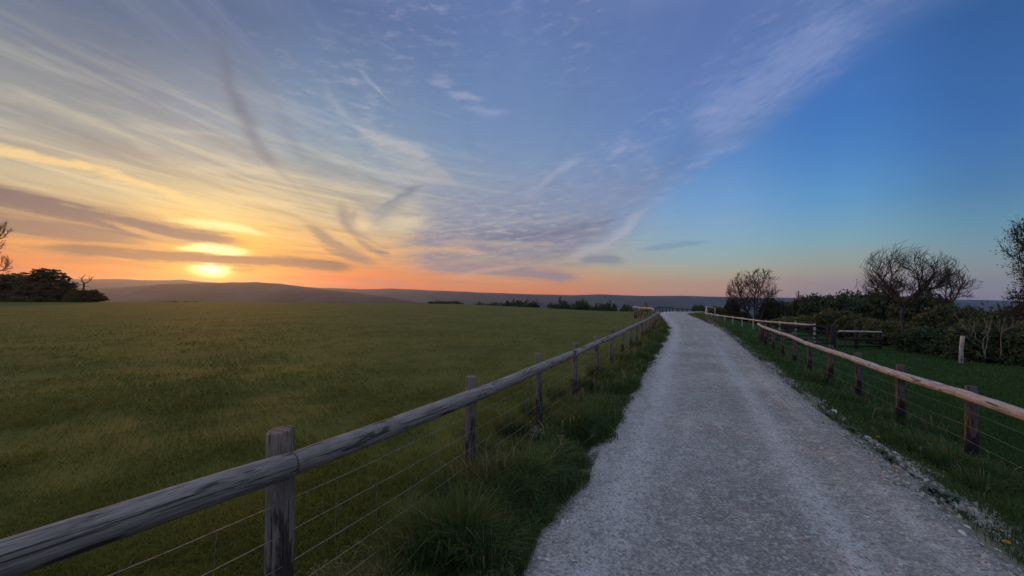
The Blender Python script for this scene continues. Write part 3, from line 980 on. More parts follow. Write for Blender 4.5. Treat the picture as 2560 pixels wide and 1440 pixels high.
    for (p, h0, rad, n) in spots:
        q = ground_hit(*p)
        a = rng.uniform(0, 2 * math.pi, n); r = rad * np.sqrt(rng.random(n))
        px, py = q.x + r * np.cos(a), q.y + r * np.sin(a)
        pos.append(np.stack([px, py, height(px, py)], -1))
        out_dir = np.stack([np.cos(a), np.sin(a)], -1) * (r / rad)[:, None]
        hv = h0 * rng.uniform(0.55, 1.15, n)
        hh.append(np.concatenate([hv[:, None], out_dir * hv[:, None] * 0.5 + rng.normal(0, 0.22, (n, 2)) * hv[:, None], np.full((n, 1), q.y)], -1))
    pos = np.vstack(pos); hh = np.vstack(hh); k = len(pos)
    tint = np.clip(rng.normal(0.34, 0.16, k), 0, 0.85)
    tint = tint + 0.22 * (rng.random(k) < 0.3)
    dry = rng.random(k) < 0.07; tint[dry] = rng.uniform(0.9, 1.0, dry.sum())
    out.append(tag(blades('tufted_grass', pos, hh[:, 0], np.clip(0.0040 * hh[:, 3] / 2.2, 0.005, 0.03) * rng.uniform(0.7, 1.3, k), hh[:, 1:3], tint, lush, rng), kind='stuff'))
    # --- low leafy ground cover among the verge grass
    herb = mat_grass('verge herbs', [(0.0, (0.034, 0.060, 0.022)), (0.5, (0.080, 0.118, 0.045)), (0.8, (0.14, 0.15, 0.055)), (1.0, (0.17, 0.15, 0.06))], 0.25)
    n = 100000
    t = rng.random(n)
    Y = 1 / (1 / 1.0 + t * (1 / 30.0 - 1 / 1.0))
    left = rng.random(n) < 0.58
    off = np.where(left, -rng.triangular(1.1, 1.75, 2.6, n), rng.triangular(1.45, 1.85, 3.3, n))
    x = TAN_ROAD * Y + 0.525 + off * 0.9026
    y = Y - off * 0.4305
    cl = fbm(x * 1.7, y * 1.7, 140, 3)
    ok = (cl > 0.02) & (y < 24) & (y > 0.9) & (np.abs(off) > 1.38 + 0.25 * fbm(x * 1.5, y * 1.5, 95, 2))
    x, y, off, cl = x[ok], y[ok], off[ok], cl[ok]
    k = len(x)
    hh_ = (0.03 + 0.16 * np.clip(cl, 0, 0.6) * rng.random(k)) * np.where(off < 0, 1.35, 0.8)
    cen = np.stack([x, y, height(x, y) + hh_], -1)
    size = np.clip(0.0065 * y / 2.2, 0.009, 0.04) * rng.uniform(0.6, 1.6, k)
    a = rng.normal(size=(k, 3)); a[:, 2] *= 0.45; a /= np.linalg.norm(a, axis=1)[:, None]
    b = np.cross(a, rng.normal(size=(k, 3)) * 0.6 + np.array([0, 0, 1.0])); b /= np.linalg.norm(b, axis=1)[:, None]
    s_ = size[:, None]
    v = np.stack([cen - a * s_, cen + b * s_ * 0.42 + a * s_ * 0.1, cen + a * s_ * 1.1, cen - b * s_ * 0.42 + a * s_ * 0.1], 1).reshape(-1, 3)
    tint = np.clip(rng.normal(0.38, 0.16, k) + 0.35 * smooth(-1.7, -2.3, off), 0, 1)
    out.append(tag(raw_mesh('ground_cover', v, np.arange(k * 4), np.arange(k) * 4, np.full(k, 4), herb, attrs={'tint': np.repeat(tint, 4)}), kind='stuff'))
    # --- meadow beyond the right fence
    x, y = wedge(rng, 190000, 2.4, 40.0, 1.0, 1750, 3500)
    off = road_offset(x, y)
    ok = (off > 3.3)
    x, y = x[ok], y[ok]; k = len(x)
    cl = fbm(x * 0.9, y * 0.9, 55, 3)
    h = (0.05 + 0.07 * rng.random(k)) * (1 + 0.8 * np.clip(cl, -0.3, 1))
    w = np.clip(0.0036 * y / 2.2, 0.006, 0.04) * rng.uniform(0.7, 1.4, k)
    lean = rng.normal(0, 0.5, (k, 2)) * h[:, None]
    tint = np.clip(0.42 + 0.3 * cl + rng.normal(0, 0.14, k), 0, 0.95)
    out.append(tag(blades('meadow_grass', np.stack([x, y, height(x, y)], -1), h, w, lean, tint, meadow, rng), kind='stuff'))
    return out


build_grass()
# ------------------------------------------------------------------ fences and gate
def mat_wood(name, base, pale, dark, blue=0.0, bark=0.0):
    m, g = new_mat(name)
    o = g.coord('Object')
    inf = g.node('ShaderNodeObjectInfo')
    rnd = V(g, inf.outputs['Random'])
    x, y, z = g.sep(o)
    # grain runs along the local z axis; 'lengthwise' is stored on the mesh
    ln = g.attr('lengthwise'); rd = g.attr('around')
    pv = g.xyz(rd * 2.2, ln * 1.1, rnd * 20.0)
    grain = g.noise(pv, 5.0, 6.0, 0.65)
    fibre = g.noise(g.xyz(rd * 9.0, ln * 1.6, rnd * 9.0), 6.0, 4.0, 0.6)
    patch = g.noise(g.xyz(rd * 0.9, ln * 1.3, rnd * 33.0), 2.2, 4.0, 0.6)
    col = g.mix(g.step(grain, 0.3, 0.7), base, pale)
    col = g.mix(g.step(fibre, 0.50, 0.30) * 0.65, col, dark)
    crack = g.step(g.noise(g.xyz(rd * 3.2, ln * 0.55, rnd * 5.0), 3.4, 3.0, 0.5), 0.40, 0.345)
    col = g.mix(crack * 0.75, col, tuple(0.35 * k for k in dark))
    knot = g.step(g.voronoi(g.xyz(rd * 1.5, ln * 1.2, rnd * 7.0), 3.2), 0.14, 0.06)
    col = g.mix(knot * 0.7, col, tuple(0.5 * k for k in dark))
    if bark > 0:
        col = g.mix(g.step(patch, 0.5 + 0.12 - bark * 0.1, 0.5 + 0.02 - bark * 0.1 + 0.05) * 0, col, dark)
        b = g.step(patch + g.step(ln, 0.85, 0.40) * 0.26, 0.54, 0.62) * bark
        col = g.mix(b, col, tuple(0.42 * k for k in dark))
    else:
        col = g.mix(g.step(patch, 0.57, 0.66) * 0.85, col, tuple(0.6 * k for k in dark))
    h = grain * 0.9 + fibre * 0.6 - crack * 1.2 - knot * 0.8
    s = principled(g, col, 0.88, g.bump(h, 0.9, 0.012), 0.2)
    finish(g, s.outputs[0])
    return m


def mat_wire():
    m, g = new_mat('galvanised wire')
    p = g.position()
    col = g.mix(g.step(g.noise(p, 30.0, 3.0, 0.6), 0.42, 0.62), (0.24, 0.25, 0.26), (0.13, 0.127, 0.125))
    s = principled(g, col, 0.6, None, 0.3)
    s.inputs['Metallic'].default_value = 0.0
    finish(g, s.outputs[0])
    return m


WEATHERED = mat_wood('weathered grey rail', (0.185, 0.165, 0.148), (0.35, 0.325, 0.295), (0.060, 0.053, 0.048))
PALE_RAIL = mat_wood('peeled pale rail', (0.40, 0.37, 0.35), (0.62, 0.585, 0.56), (0.13, 0.095, 0.075))
POST_WOOD = mat_wood('round post wood', (0.175, 0.145, 0.122), (0.29, 0.255, 0.22), (0.075, 0.060, 0.050), bark=0.85)
POST_DARK = mat_wood('dark creosoted post', (0.095, 0.080, 0.068), (0.17, 0.15, 0.13), (0.050, 0.042, 0.038), bark=0.9)
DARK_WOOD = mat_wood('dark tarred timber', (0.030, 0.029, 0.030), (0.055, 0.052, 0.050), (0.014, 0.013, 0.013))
WIRE = mat_wire()


def log_mesh(name, pts, radius, mat, parent, rng, sides=14, rough=0.05, taper=0.0, dome=0.012, lean_top=0.0):
    """A round pole along pts (world coordinates relative to parent) with an uneven skin and softened ends."""
    pts = [Vector(p) for p in pts]
    k = len(pts)
    L = [0.0]
    for a, b in zip(pts, pts[1:]):
        L.append(L[-1] + (b - a).length)
    ph = rng.uniform(0, 50)
    verts, ln, rd, faces = [], [], [], []
    d0 = (pts[-1] - pts[0]).normalized()
    ref = d0.orthogonal().normalized()
    if abs(d0.z) < 0.8:
        ref = Vector((0, 0, 1)) - d0 * d0.z
        ref.normalize()
    rows = []
    for i, p in enumerate(pts):
        d = (pts[min(i + 1, k - 1)] - pts[max(i - 1, 0)]).normalized()
        a = (ref - d * ref.dot(d)).normalized(); b = d.cross(a)
        base_r = radius * (1 - taper * L[i] / max(L[-1], 1e-6))
        rows.append((p, a, b, base_r, L[i]))
    p, a, b, r, l = rows[0]
    rows.insert(0, (p, a, b, r * 0.90, l))
    rows[1] = (p + (pts[1] - pts[0]).normalized() * dome * 0.8, a, b, r, l + dome * 0.8)
    p, a, b, r, l = rows[-1]
    d = (pts[-1] - pts[-2]).normalized()
    rows[-1] = (p - d * dome * 0.8, a, b, r, l - dome * 0.8)
    rows.append((p, a, b, r * 0.90, l))
    n = len(rows)
    for i, (p, a, b, r, l) in enumerate(rows):
        for s in range(sides):
            t = 2 * math.pi * s / sides
            rr = r * (1 + rough * 2.0 * float(vnoise(np.array([l * 2.3 + ph]), np.array([math.cos(t) * 1.3 + ph]), 3)[0]) + rough * 1.6 * float(vnoise(np.array([l * 9 + ph]), np.array([math.sin(t) * 2.4 + t]), 5)[0]))
            q = p + (a * math.cos(t) + b * math.sin(t)) * rr
            if i >= n - 2 and lean_top:
                q = q + d * (lean_top * math.cos(t) * r)
            verts.append(q); ln.append(l); rd.append(abs(t - math.pi) / math.pi * 2.0 + 0.35 * math.sin(t))
    for i in range(n - 1):
        for s in range(sides):
            s2 = (s + 1) % sides
            faces.append((i * sides + s, i * sides + s2, (i + 1) * sides + s2, (i + 1) * sides + s))
    faces.append(tuple(reversed(range(sides)))); faces.append(tuple(range((n - 1) * sides, n * sides)))
    me = bpy.data.meshes.new(name)
    me.from_pydata(verts, [], faces)
    me.polygons.foreach_set('use_smooth', np.array([len(f) == 4 for f in faces]))
    for nm, arr in (('lengthwise', ln), ('around', rd)):
        at = me.attributes.new(nm, 'FLOAT', 'POINT'); at.data.foreach_set('value', np.array(arr, dtype=np.float32))
    me.update(); me.materials.append(mat)
    return link(bpy.data.objects.new(name, me), parent)


def post(parent, x, y, h, r, rng, mat, org, lean=(0, 0), name='post', sides=14):
    z = hz(x, y)
    base = Vector((x, y, z - 0.25)) - org
    top = Vector((x + lean[0], y + lean[1], z + h)) - org
    pts = [base.lerp(top, t) for t in (0, .2, .4, .6, .8, 1)]
    return log_mesh(name, pts, r, mat, parent, rng, sides, 0.05, 0.06, 0.010, rng.uniform(-0.12, 0.12))


def wires(parent, line, heights, org, rad=0.0019, stay=0.3, stay_to=9, rng=None):
    """Stock netting along line (x, y, ground z): strands plus thin uprights, one part."""
    mb = MB()
    P = [Vector(p) for p in line]
    for hgt in heights:
        pts = []
        for i, p in enumerate(P):
            pts.append(p + Vector((0, 0, hgt)) - org)
            if i + 1 < len(P):
                q = P[i + 1]
                for t in (0.25, 0.5, 0.75):
                    m_ = p.lerp(q, t) + Vector((0, 0, hgt - 0.012 * math.sin(math.pi * t) + rng.uniform(-0.006, 0.006))) - org
                    pts.append(m_)
        mb.tube(pts, [rad] * len(pts), 4, cap=False)
    for i in range(len(P) - 1):
        if P[i].y > stay_to:
            break
        n = max(2, int((P[i + 1] - P[i]).length / stay))
        for k in range(1, n):
            b = P[i].lerp(P[i + 1], k / n)
            o1 = Vector((rng.uniform(-.02, .02), rng.uniform(-.02, .02), 0))
            mb.tube([b + Vector((0, 0, heights[0])) - org, b + o1 + Vector((0, 0, heights[2])) - org, b + Vector((0, 0, heights[-1] - 0.05)) - org], [rad * 0.62] * 3, 3, cap=False)
    return mb.build('wire_netting', WIRE, parent)


def along(pts, step, start=0.0):
    """Points every step metres along a polyline in plan."""
    p = np.array(pts, dtype=float)
    L = np.concatenate([[0], np.cumsum(np.hypot(*np.diff(p, axis=0).T))])
    t = np.arange(start, L[-1] + 1e-6, step)
    return np.stack([np.interp(t, L, p[:, 0]), np.interp(t, L, p[:, 1])], -1)


def fence_side(c, Y):
    return TAN_ROAD * Y - c, Y


rng_f = random.Random(7)
TX, TY = 0.4305, 0.9026
DY = 1.625

# ---- left fence, along the pasture
org = Vector((*fence_side(2.068, 0.239), hz(*fence_side(2.068, 0.239))))
fence_left = tag(empty('post_and_rail_fence', org), 'long weathered grey pole rail fence between the chalk track and the sunlit pasture', 'fence')
lp = [fence_side(2.068, 0.239 + DY * (k - 1)) for k in range(17)]
lp = [p for p in lp if p[1] < 24.6] + [(10.05, 25.6)]
cols = []
for k, (x, y) in enumerate(lp):
    r = 0.066 if k == 2 else rng_f.uniform(0.052, 0.060)
    h = 1.06 + rng_f.uniform(-0.03, 0.03) + (0.025 if k == 2 else 0.0)
    lean = (0.012, 0.0) if k == 2 else (rng_f.uniform(-0.02, 0.02), rng_f.uniform(-0.02, 0.02))
    post(fence_left, x, y, h, r, rng_f, POST_WOOD, org, lean, sides=18 if k < 5 else 10)


def rail_run(parent, pts, org, mat, rng, h, r, off, per=2, sag=0.0):
    """Poles two bays long nailed on the off side of the posts, butted end to end at the posts."""
    i = 0
    while i < len(pts) - 1:
        j = min(i + per, len(pts) - 1)
        a, b = pts[i], pts[j]
        seg = []
        nsub = 12 if a[1] < 12 else 5
        wob = rng.uniform(-0.012, 0.012)
        for t in np.linspace(0, 1, nsub):
            q = t * (j - i)
            m_ = int(min(q, j - i - 1)); f = q - m_
            x = pts[i + m_][0] * (1 - f) + pts[i + m_ + 1][0] * f
            y = pts[i + m_][1] * (1 - f) + pts[i + m_ + 1][1] * f
            za = hz(*pts[i + m_]); zb = hz(*pts[i + m_ + 1])
            z = za * (1 - f) + zb * f + h + wob * math.sin(math.pi * t) + rng.uniform(-0.003, 0.003)
            seg.append(Vector((x + off[0], y + off[1], z)) - org)
        d = (seg[-1] - seg[0]).normalized()
        seg[0] = seg[0] + d * 0.004; seg[-1] = seg[-1] - d * 0.004
        rr, tp = r * rng.uniform(0.95, 1.05), rng.uniform(-0.06, 0.10)
        if a[1] < -1.0 and mat is WEATHERED:
            rr, tp = r * 0.72, -0.42         # this pole thins towards its far end
        log_mesh('rail', seg, rr, mat, parent, rng, 16 if a[1] < 8 else 8, 0.055, tp, 0.014)
        i = j


rail_off = (TY * 0.105, -TX * 0.105)
rail_run(fence_left, lp, org, WEATHERED, rng_f, 0.925, 0.060, rail_off)
wl = [Vector((x + TY * 0.064, y - TX * 0.064, hz(x, y))) for x, y in lp]
wires(fence_left, wl, [0.735, 0.575, 0.42, 0.285, 0.15], org, 0.0017, 0.30, 6.5, rng_f)

# ---- recess with its own short fence, sunset light put into its pale rail colour
rp = [world_xy(1640, 26.6), world_xy(1633, 28.0), world_xy(1624, 29.3), world_xy(1613.5, 30.7), world_xy(1601.5, 32.0), world_xy(1591.5, 33.3), world_xy(1586.5, 34.0)]
org = Vector((rp[0][0], rp[0][1], hz(*rp[0])))
recess = tag(empty('post_and_rail_fence', org), 'short fence of tall grey posts with a bright rail where the grey fence ends', 'fence')
for x, y in rp:
    post(recess, x, y, 1.22, 0.055, rng_f, POST_WOOD, org, (rng_f.uniform(-0.02, 0.02), 0), sides=9)
rail_run(recess, rp, org, PALE_RAIL, rng_f, 1.04, 0.062, (-0.10, 0.06), per=2)

# ---- far fence round the outside of the bend
fp = along([world_xy(1588, 35.2), world_xy(1606, 38.5), world_xy(1630, 44), world_xy(1654, 50), world_xy(1685, 55), world_xy(1722, 58.5), world_xy(1762, 60.5), world_xy(1800, 62)], 1.75)
org = Vector((fp[0][0], fp[0][1], hz(*fp[0])))
far = tag(empty('post_and_rail_fence', org), 'thin dark fence curving round the far bend of the track on the skyline', 'fence')


def far_top(x, y):
    px = 1280 + F * x / y
    py = np.interp(px, [1588, 1606, 1632, 1654, 1677, 1700, 1729, 1755, 1800], [775, 774, 771.2, 769, 769.4, 770.6, 773, 776.6, 781])
    return EYE + (HORIZON - py) / F * y


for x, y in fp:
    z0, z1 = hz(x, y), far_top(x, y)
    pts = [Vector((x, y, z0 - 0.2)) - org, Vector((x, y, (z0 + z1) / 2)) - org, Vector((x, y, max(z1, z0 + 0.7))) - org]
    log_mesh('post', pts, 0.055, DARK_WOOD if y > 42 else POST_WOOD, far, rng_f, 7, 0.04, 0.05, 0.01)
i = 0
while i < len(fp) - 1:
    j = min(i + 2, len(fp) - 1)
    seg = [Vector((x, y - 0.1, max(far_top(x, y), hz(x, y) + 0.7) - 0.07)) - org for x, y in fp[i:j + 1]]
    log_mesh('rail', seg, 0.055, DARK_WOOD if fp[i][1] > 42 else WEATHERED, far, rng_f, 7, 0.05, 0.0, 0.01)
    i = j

# ---- right fence, near part
rpts = [fence_side(-3.74, 4.87 + DY * k) for k in range(-2, 9)]
rpts += [(12.98, 19.25), (13.28, 19.75)]
org = Vector((rpts[0][0], rpts[0][1], hz(*rpts[0])))
fence_right = tag(empty('post_and_rail_fence', org), 'fence with a peeled pale pole rail beside the dark green meadow', 'fence')
for k, (x, y) in enumerate(rpts):
    post(fence_right, x, y, 1.08 + rng_f.uniform(-0.03, 0.03), rng_f.uniform(0.056, 0.064), rng_f, POST_DARK, org, (rng_f.uniform(-0.02, 0.02), rng_f.uniform(-0.02, 0.02)), sides=18 if k < 6 else 10)
roff = (-TY * 0.11, TX * 0.11)
rail_run(fence_right, rpts, org, PALE_RAIL, rng_f, 0.945, 0.058, roff)
wr = [Vector((x - TY * 0.066, y + TX * 0.066, hz(x, y))) for x, y in rpts]
wires(fence_right, wr, [0.73, 0.53, 0.345, 0.15], org, 0.0018, 0.3, 0, rng_f)

# ---- right fence, far part beyond the gate
q = along([(16.95, 20.7), (17.2, 22.4), (17.75, 26.0), (18.3, 30.0), (19.0, 34.0), (19.75, 37.6), (20.15, 38.6), (21.2, 39.6), (23.5, 41.0)], 1.72)
org = Vector((q[0][0], q[0][1], hz(*q[0])))
fence_far = tag(empty('post_and_rail_fence', org), 'pinkish pale rail fence on slim posts from the gateway to the bend', 'fence')


def far_rail_z(x, y):
    px = 1280 + F * x / y
    py = np.interp(px, [1755, 1762, 1800, 1860, 1905, 1980, 2060], [778, 782, 789, 796.5, 803, 808.5, 815.5])
    return EYE + (HORIZON - py) / F * y


for x, y in q:
    zt = far_rail_z(x, y) + 0.10 if y < 38.2 else hz(x, y) + 1.0
    pts = [Vector((x, y, hz(x, y) - 0.2)) - org, Vector((x, y, (zt + hz(x, y)) / 2)) - org, Vector((x, y, zt)) - org]
    log_mesh('post', pts, 0.05, PALE_RAIL, fence_far, rng_f, 8, 0.05, 0.05, 0.01)
i = 0
while i < len(q) - 1:
    j = min(i + 2, len(q) - 1)
    seg = [Vector((x - 0.09, y - 0.04, far_rail_z(x, y) if y < 38.2 else hz(x, y) + 0.92)) - org for x, y in q[i:j + 1]]
    log_mesh('rail', seg, 0.058, PALE_RAIL, fence_far, rng_f, 8, 0.05, 0.05, 0.012)
    i = j

# ---- five-bar gate between the two parts
ga, gb = Vector((13.45, 19.55, 0)), Vector((16.72, 19.6, 0))
gz = EYE + (HORIZON - 865) / F * 19.5
gate = tag(empty('field_gate', (ga.x, ga.y, gz)), 'dark wooden five bar field gate shut across the meadow entrance', 'gate')
o0 = Vector((ga.x, ga.y, gz))
gl = (gb - ga).length
for h in (0.12, 0.32, 0.54, 0.78, 1.04):
    mb = MB(); mb.bar((0.05, 0, h), (gl - 0.05, 0.03, h), 0.03, 0.085 if h < 1 else 0.10); mb.build('bar', DARK_WOOD, gate, False)
for xx, hh_ in ((0.04, 1.16), (gl - 0.04, 1.10)):
    mb = MB(); mb.bar((xx, 0.0, 0.06), (xx, 0.0, hh_), 0.08, 0.08); mb.build('stile', DARK_WOOD, gate, False)
for a_, b_ in (((0.12, 0.045, 0.14), (gl * 0.52, 0.045, 1.02)), ((gl - 0.1, 0.045, 0.14), (gl * 0.52, 0.045, 1.02))):
    mb = MB(); mb.bar(a_, b_, 0.025, 0.075); mb.build('brace', DARK_WOOD, gate, False)

for (px, lab) in ((1911, 'stout dark gate post where the near pale rail ends'), (2083, 'taller dark gate post at the hinge side before the low pen fence')):
    x, y = world_xy(px, 19.5)
    z0, zt = gz - 0.25, EYE + (HORIZON - (805 if px < 2000 else 811)) / F * 19.5
    gp = tag(empty('gate_post', (x, y, z0)), lab, 'gate post', 'gate posts')
    log_mesh('shaft', [Vector((0, 0, 0)), Vector((0, 0, (zt - z0) / 2)), Vector((0, 0, zt - z0))], 0.115, DARK_WOOD, gp, rng_f, 10, 0.04, 0.03, 0.02)
    mb = MB(); mb.tube([(0.0, -0.11, (zt - z0) * 0.82), (0.0, -0.19, (zt - z0) * 0.82)], [0.018, 0.018], 6)
    mb.build('hinge_pin', DARK_WOOD, gp)

# ---- low dark pen fence to the right of the gate
pa, pb = Vector((*world_xy(2093, 19.55), 0)), Vector((*world_xy(2199, 20.6), 0))
pz = EYE + (HORIZON - 868) / F * 19.6
pen = tag(empty('pen_fence', (pa.x, pa.y, pz)), 'low dark rail fence with a pale top rail right of the gate', 'fence')
o0 = Vector((pa.x, pa.y, pz))
dvec = Vector((pb.x - pa.x, pb.y - pa.y, EYE + (HORIZON - 869) / F * 20.6 - pz))
for f in (0.43, 1.0):
    p_ = dvec * f
    log_mesh('post', [p_ + Vector((0, 0, -0.25)), p_ + Vector((0, 0, 0.45)), p_ + Vector((0, 0, 0.98))], 0.085, DARK_WOOD, pen, rng_f, 9, 0.04, 0.02, 0.01)
for h, mt, r_ in ((0.86, PALE_RAIL, 0.058), (0.46, DARK_WOOD, 0.05), (0.10, DARK_WOOD, 0.06)):
    off = Vector((0, -0.10, h))
    log_mesh('rail', [off + dvec * t for t in np.linspace(0, 1.0 if h > 0.8 else 1.02, 5)], r_, mt, pen, rng_f, 9, 0.05, 0.05, 0.012)

# ---- lone pale post by the scrub
pt = world_xy(2402, 14.6)
lz = EYE + (HORIZON - 903) / F * 14.6
lone = tag(log_mesh('fence_post', [Vector((0, 0, -0.2)), Vector((0.02, 0, 0.5)), Vector((0.075, 0, 1.0))], 0.062, PALE_RAIL, None, rng_f, 12, 0.05, 0.05, 0.01),
           'lone pale leaning post in front of the dark scrub beside the bleached bush', 'post')
lone.location = (pt[0], pt[1], lz)
# ------------------------------------------------------------------ trees, scrub and hedges
def mat_bark(name, a, b):
    m, g = new_mat(name)
    o = g.coord('Object')
    x, y, z = g.sep(o)
    n = g.noise(g.xyz(x * 5, y * 5, z * 1.2), 4.0, 5.0, 0.65)
    col = g.mix(g.step(n, 0.35, 0.65), a, b)
    s = principled(g, col, 0.9, g.bump(n, 0.8, 0.02), 0.15)
    finish(g, s.outputs[0])
    return m


def mat_leaf(name, stops, trans=0.25):
    m, g = new_mat(name)
    t = g.attr('tint')
    rnd = V(g, g.node('ShaderNodeObjectInfo').outputs['Random'])
    col = g.ramp(g.m('ADD', t, (rnd - 0.5) * 0.3, clamp=True), stops)
    d = principled(g, col, 0.7, None, 0.25)
    tr = g.node('ShaderNodeBsdfTranslucent')
    g.put(tr.inputs['Color'], col)
    mx = g.node('ShaderNodeMixShader'); mx.inputs[0].default_value = trans
    g.nt.links.new(d.outputs[0], mx.inputs[1]); g.nt.links.new(tr.outputs[0], mx.inputs[2])
    finish(g, mx.outputs[0])
    return m


BARK = mat_bark('dark bark', (0.040, 0.034, 0.030), (0.085, 0.074, 0.065))
PALE_BARK = mat_bark('bleached bark', (0.14, 0.14, 0.11), (0.24, 0.23, 0.19))
LEAF_DARK = mat_leaf('dark scrub leaves', [(0.0, (0.036, 0.058, 0.032)), (0.5, (0.072, 0.102, 0.050)), (1.0, (0.13, 0.155, 0.068))])
LEAF_OLIVE = mat_leaf('olive scrub leaves', [(0.0, (0.058, 0.074, 0.032)), (0.5, (0.11, 0.13, 0.052)), (1.0, (0.17, 0.18, 0.078))])
LEAF_HEDGE = mat_leaf('thorn leaves', [(0.0, (0.09, 0.075, 0.042)), (0.5, (0.14, 0.115, 0.06)), (1.0, (0.20, 0.16, 0.085))], 0.55)  # thorn brown, lightened in colour for the veiling flare round the sun
LEAF_YOUNG = mat_leaf('young spring leaves', [(0.0, (0.030, 0.042, 0.014)), (0.5, (0.052, 0.066, 0.022)), (1.0, (0.085, 0.095, 0.035))])


def leaf_cloud(name, lobes, n, leaf, mat, seed, parent=None, flat=0.55):
    """Leaf-sized faces through a set of lobes (cx, cy, cz, rx, ry, rz), in small sprays with gaps between."""
    rng = np.random.default_rng(seed)
    lobes = np.array(lobes, dtype=float)
    vol = (lobes[:, 3] * lobes[:, 4] * lobes[:, 5]) ** (2 / 3)
    sprays = max(12, n // 22)
    which = rng.choice(len(lobes), sprays, p=vol / vol.sum())
    d = rng.normal(size=(sprays, 3)); d /= np.linalg.norm(d, axis=1)[:, None]
    rad = rng.random(sprays) ** 0.38 * (1 + 0.07 * rng.normal(size=sprays))
    cen = lobes[which, :3] + d * rad[:, None] * lobes[which, 3:6]
    ssize = 0.15 * lobes[which, 3:6].mean(1) * rng.uniform(0.5, 1.3, sprays)
    k = rng.integers(0, sprays, n)
    off = rng.normal(size=(n, 3)) * np.array([1, 1, flat])
    p = cen[k] + off * ssize[k][:, None] * 0.75
    p[:, 2] = np.maximum(p[:, 2], 0.02)
    # a leaf: kite of four corners
    a = rng.normal(size=(n, 3)); a[:, 2] *= 0.6
    a /= np.linalg.norm(a, axis=1)[:, None]
    b = np.cross(a, rng.normal(size=(n, 3))); b /= np.linalg.norm(b, axis=1)[:, None]
    s = leaf * rng.uniform(0.6, 1.4, n)[:, None]
    v = np.stack([p - a * s, p + b * s * 0.45, p + a * s, p - b * s * 0.45], 1).reshape(-1, 3)
    sp_t = rng.normal(0.45, 0.2, sprays)
    tint = np.clip(sp_t[k] + rng.normal(0, 0.12, n), 0, 1)
    return raw_mesh(name, v, np.arange(n * 4), np.arange(n) * 4, np.full(n, 4), mat, parent, attrs={'tint': np.repeat(tint, 4)})


class Tree:
    """Grows limbs into two meshes: trunk with main limbs, and crown of branches and twigs."""
    def __init__(self, seed):
        self.r = random.Random(seed)
        self.tubes = []

    def grow(self, p, d, length, radius, level, last, kids, ratio=0.62, wander=0.22, up=0.10, angle=(28, 55), min_r=0.004, droop=0.0, start=0.30):
        r = self.r
        n = 5 if level < 2 else (4 if level < last else 3)
        pts, rad = [p.copy()], [radius]
        q, dd = p.copy(), d.normalized()
        end_r = radius * (0.45 if level < last else 0.35)
        for i in range(n):
            dd = (dd + Vector((r.gauss(0, wander), r.gauss(0, wander), r.gauss(0, wander) + up - droop * (i / n))) * (0.9 if level else 0.45)).normalized()
            q = q + dd * (length / n)
            pts.append(q.copy()); rad.append(radius + (end_r - radius) * (i + 1) / n)
        self.tubes.append((level, pts, rad))
        if level >= last:
            return
        m = kids[min(level, len(kids) - 1)]
        for k in range(m):
            t = start + (1 - start) * (k + r.uniform(0.2, 0.9)) / m
            f = min(t * n, n - 1e-4); i = int(f); f -= i
            b = pts[i].lerp(pts[i + 1], f)
            base = (pts[i + 1] - pts[i]).normalized()
            side = base.orthogonal().normalized()
            side = Matrix.Rotation(r.uniform(0, 2 * math.pi) if level else 2 * math.pi * (k * 0.382 + r.uniform(-.06, .06)), 3, base) @ side
            an = R(r.uniform(*angle)) * (1.0 - 0.25 * (t > 0.85))
            cd = (base * math.cos(an) + side * math.sin(an)).normalized()
            rr = max(min_r, (rad[i] * (1 - f) + rad[i + 1] * f) * r.uniform(0.50, 0.72))
            self.grow(b, cd, length * ratio * r.uniform(0.75, 1.2) * (1.12 - 0.30 * t), rr, level + 1, last, kids, ratio, wander, up, angle, min_r, droop, start)
        # leader
        if level > 0:
            self.grow(pts[-1], dd, length * ratio * 0.85, max(min_r, rad[-1]), level + 1, last, kids, ratio, wander, up, angle, min_r, droop, start)

    def fit(self, width, tall, lean=0.0):
        P = np.array([p[:] for _, pts, _ in self.tubes for p in pts])
        lo, hi = np.percentile(P, 0.8, axis=0), np.percentile(P, 99.2, axis=0)
        s = np.array([width / (hi[0] - lo[0]), width / (hi[0] - lo[0]), tall / max(hi[2], 1e-6)])
        cx = 0.5 * (hi[0] + lo[0])
        for _, pts, _ in self.tubes:
            for p in pts:
                p.x = p.x * s[0] - cx * s[0] * min(1, max(0, p.z * s[2] / tall)) + lean * p.z * s[2]
                p.y *= s[1]; p.z *= s[2]

    def dome(self, cx, cz, rx, rz):
        # prune what reaches out of the crown's rounded outline
        self.tubes = [t for t in self.tubes if t[0] == 0 or ((t[1][-1].x - cx) / rx) ** 2 + (t[1][-1].y / rx) ** 2 + ((t[1][-1].z - cz) / rz) ** 2 < 1.0 + 0.12 * self.r.random()]

    def build(self, root, bark, split=1, bud=None, names=('trunk', 'crown')):
        lo, hi = MB(), MB()
        for lv, pts, rad in self.tubes:
            mb = lo if lv <= split else hi
            mb.tube(pts, rad, 8 if lv == 0 else (5 if lv <= 1 else (4 if lv == 2 else 3)), cap=lv <= 1)
        a = lo.build(names[0], bark, root)
        b = hi.build(names[1], bark, root) if hi.v else None
        return a, b

    def tips(self, levels):
        return [p for lv, pts, _ in self.tubes if lv in levels for p in pts[1:]]


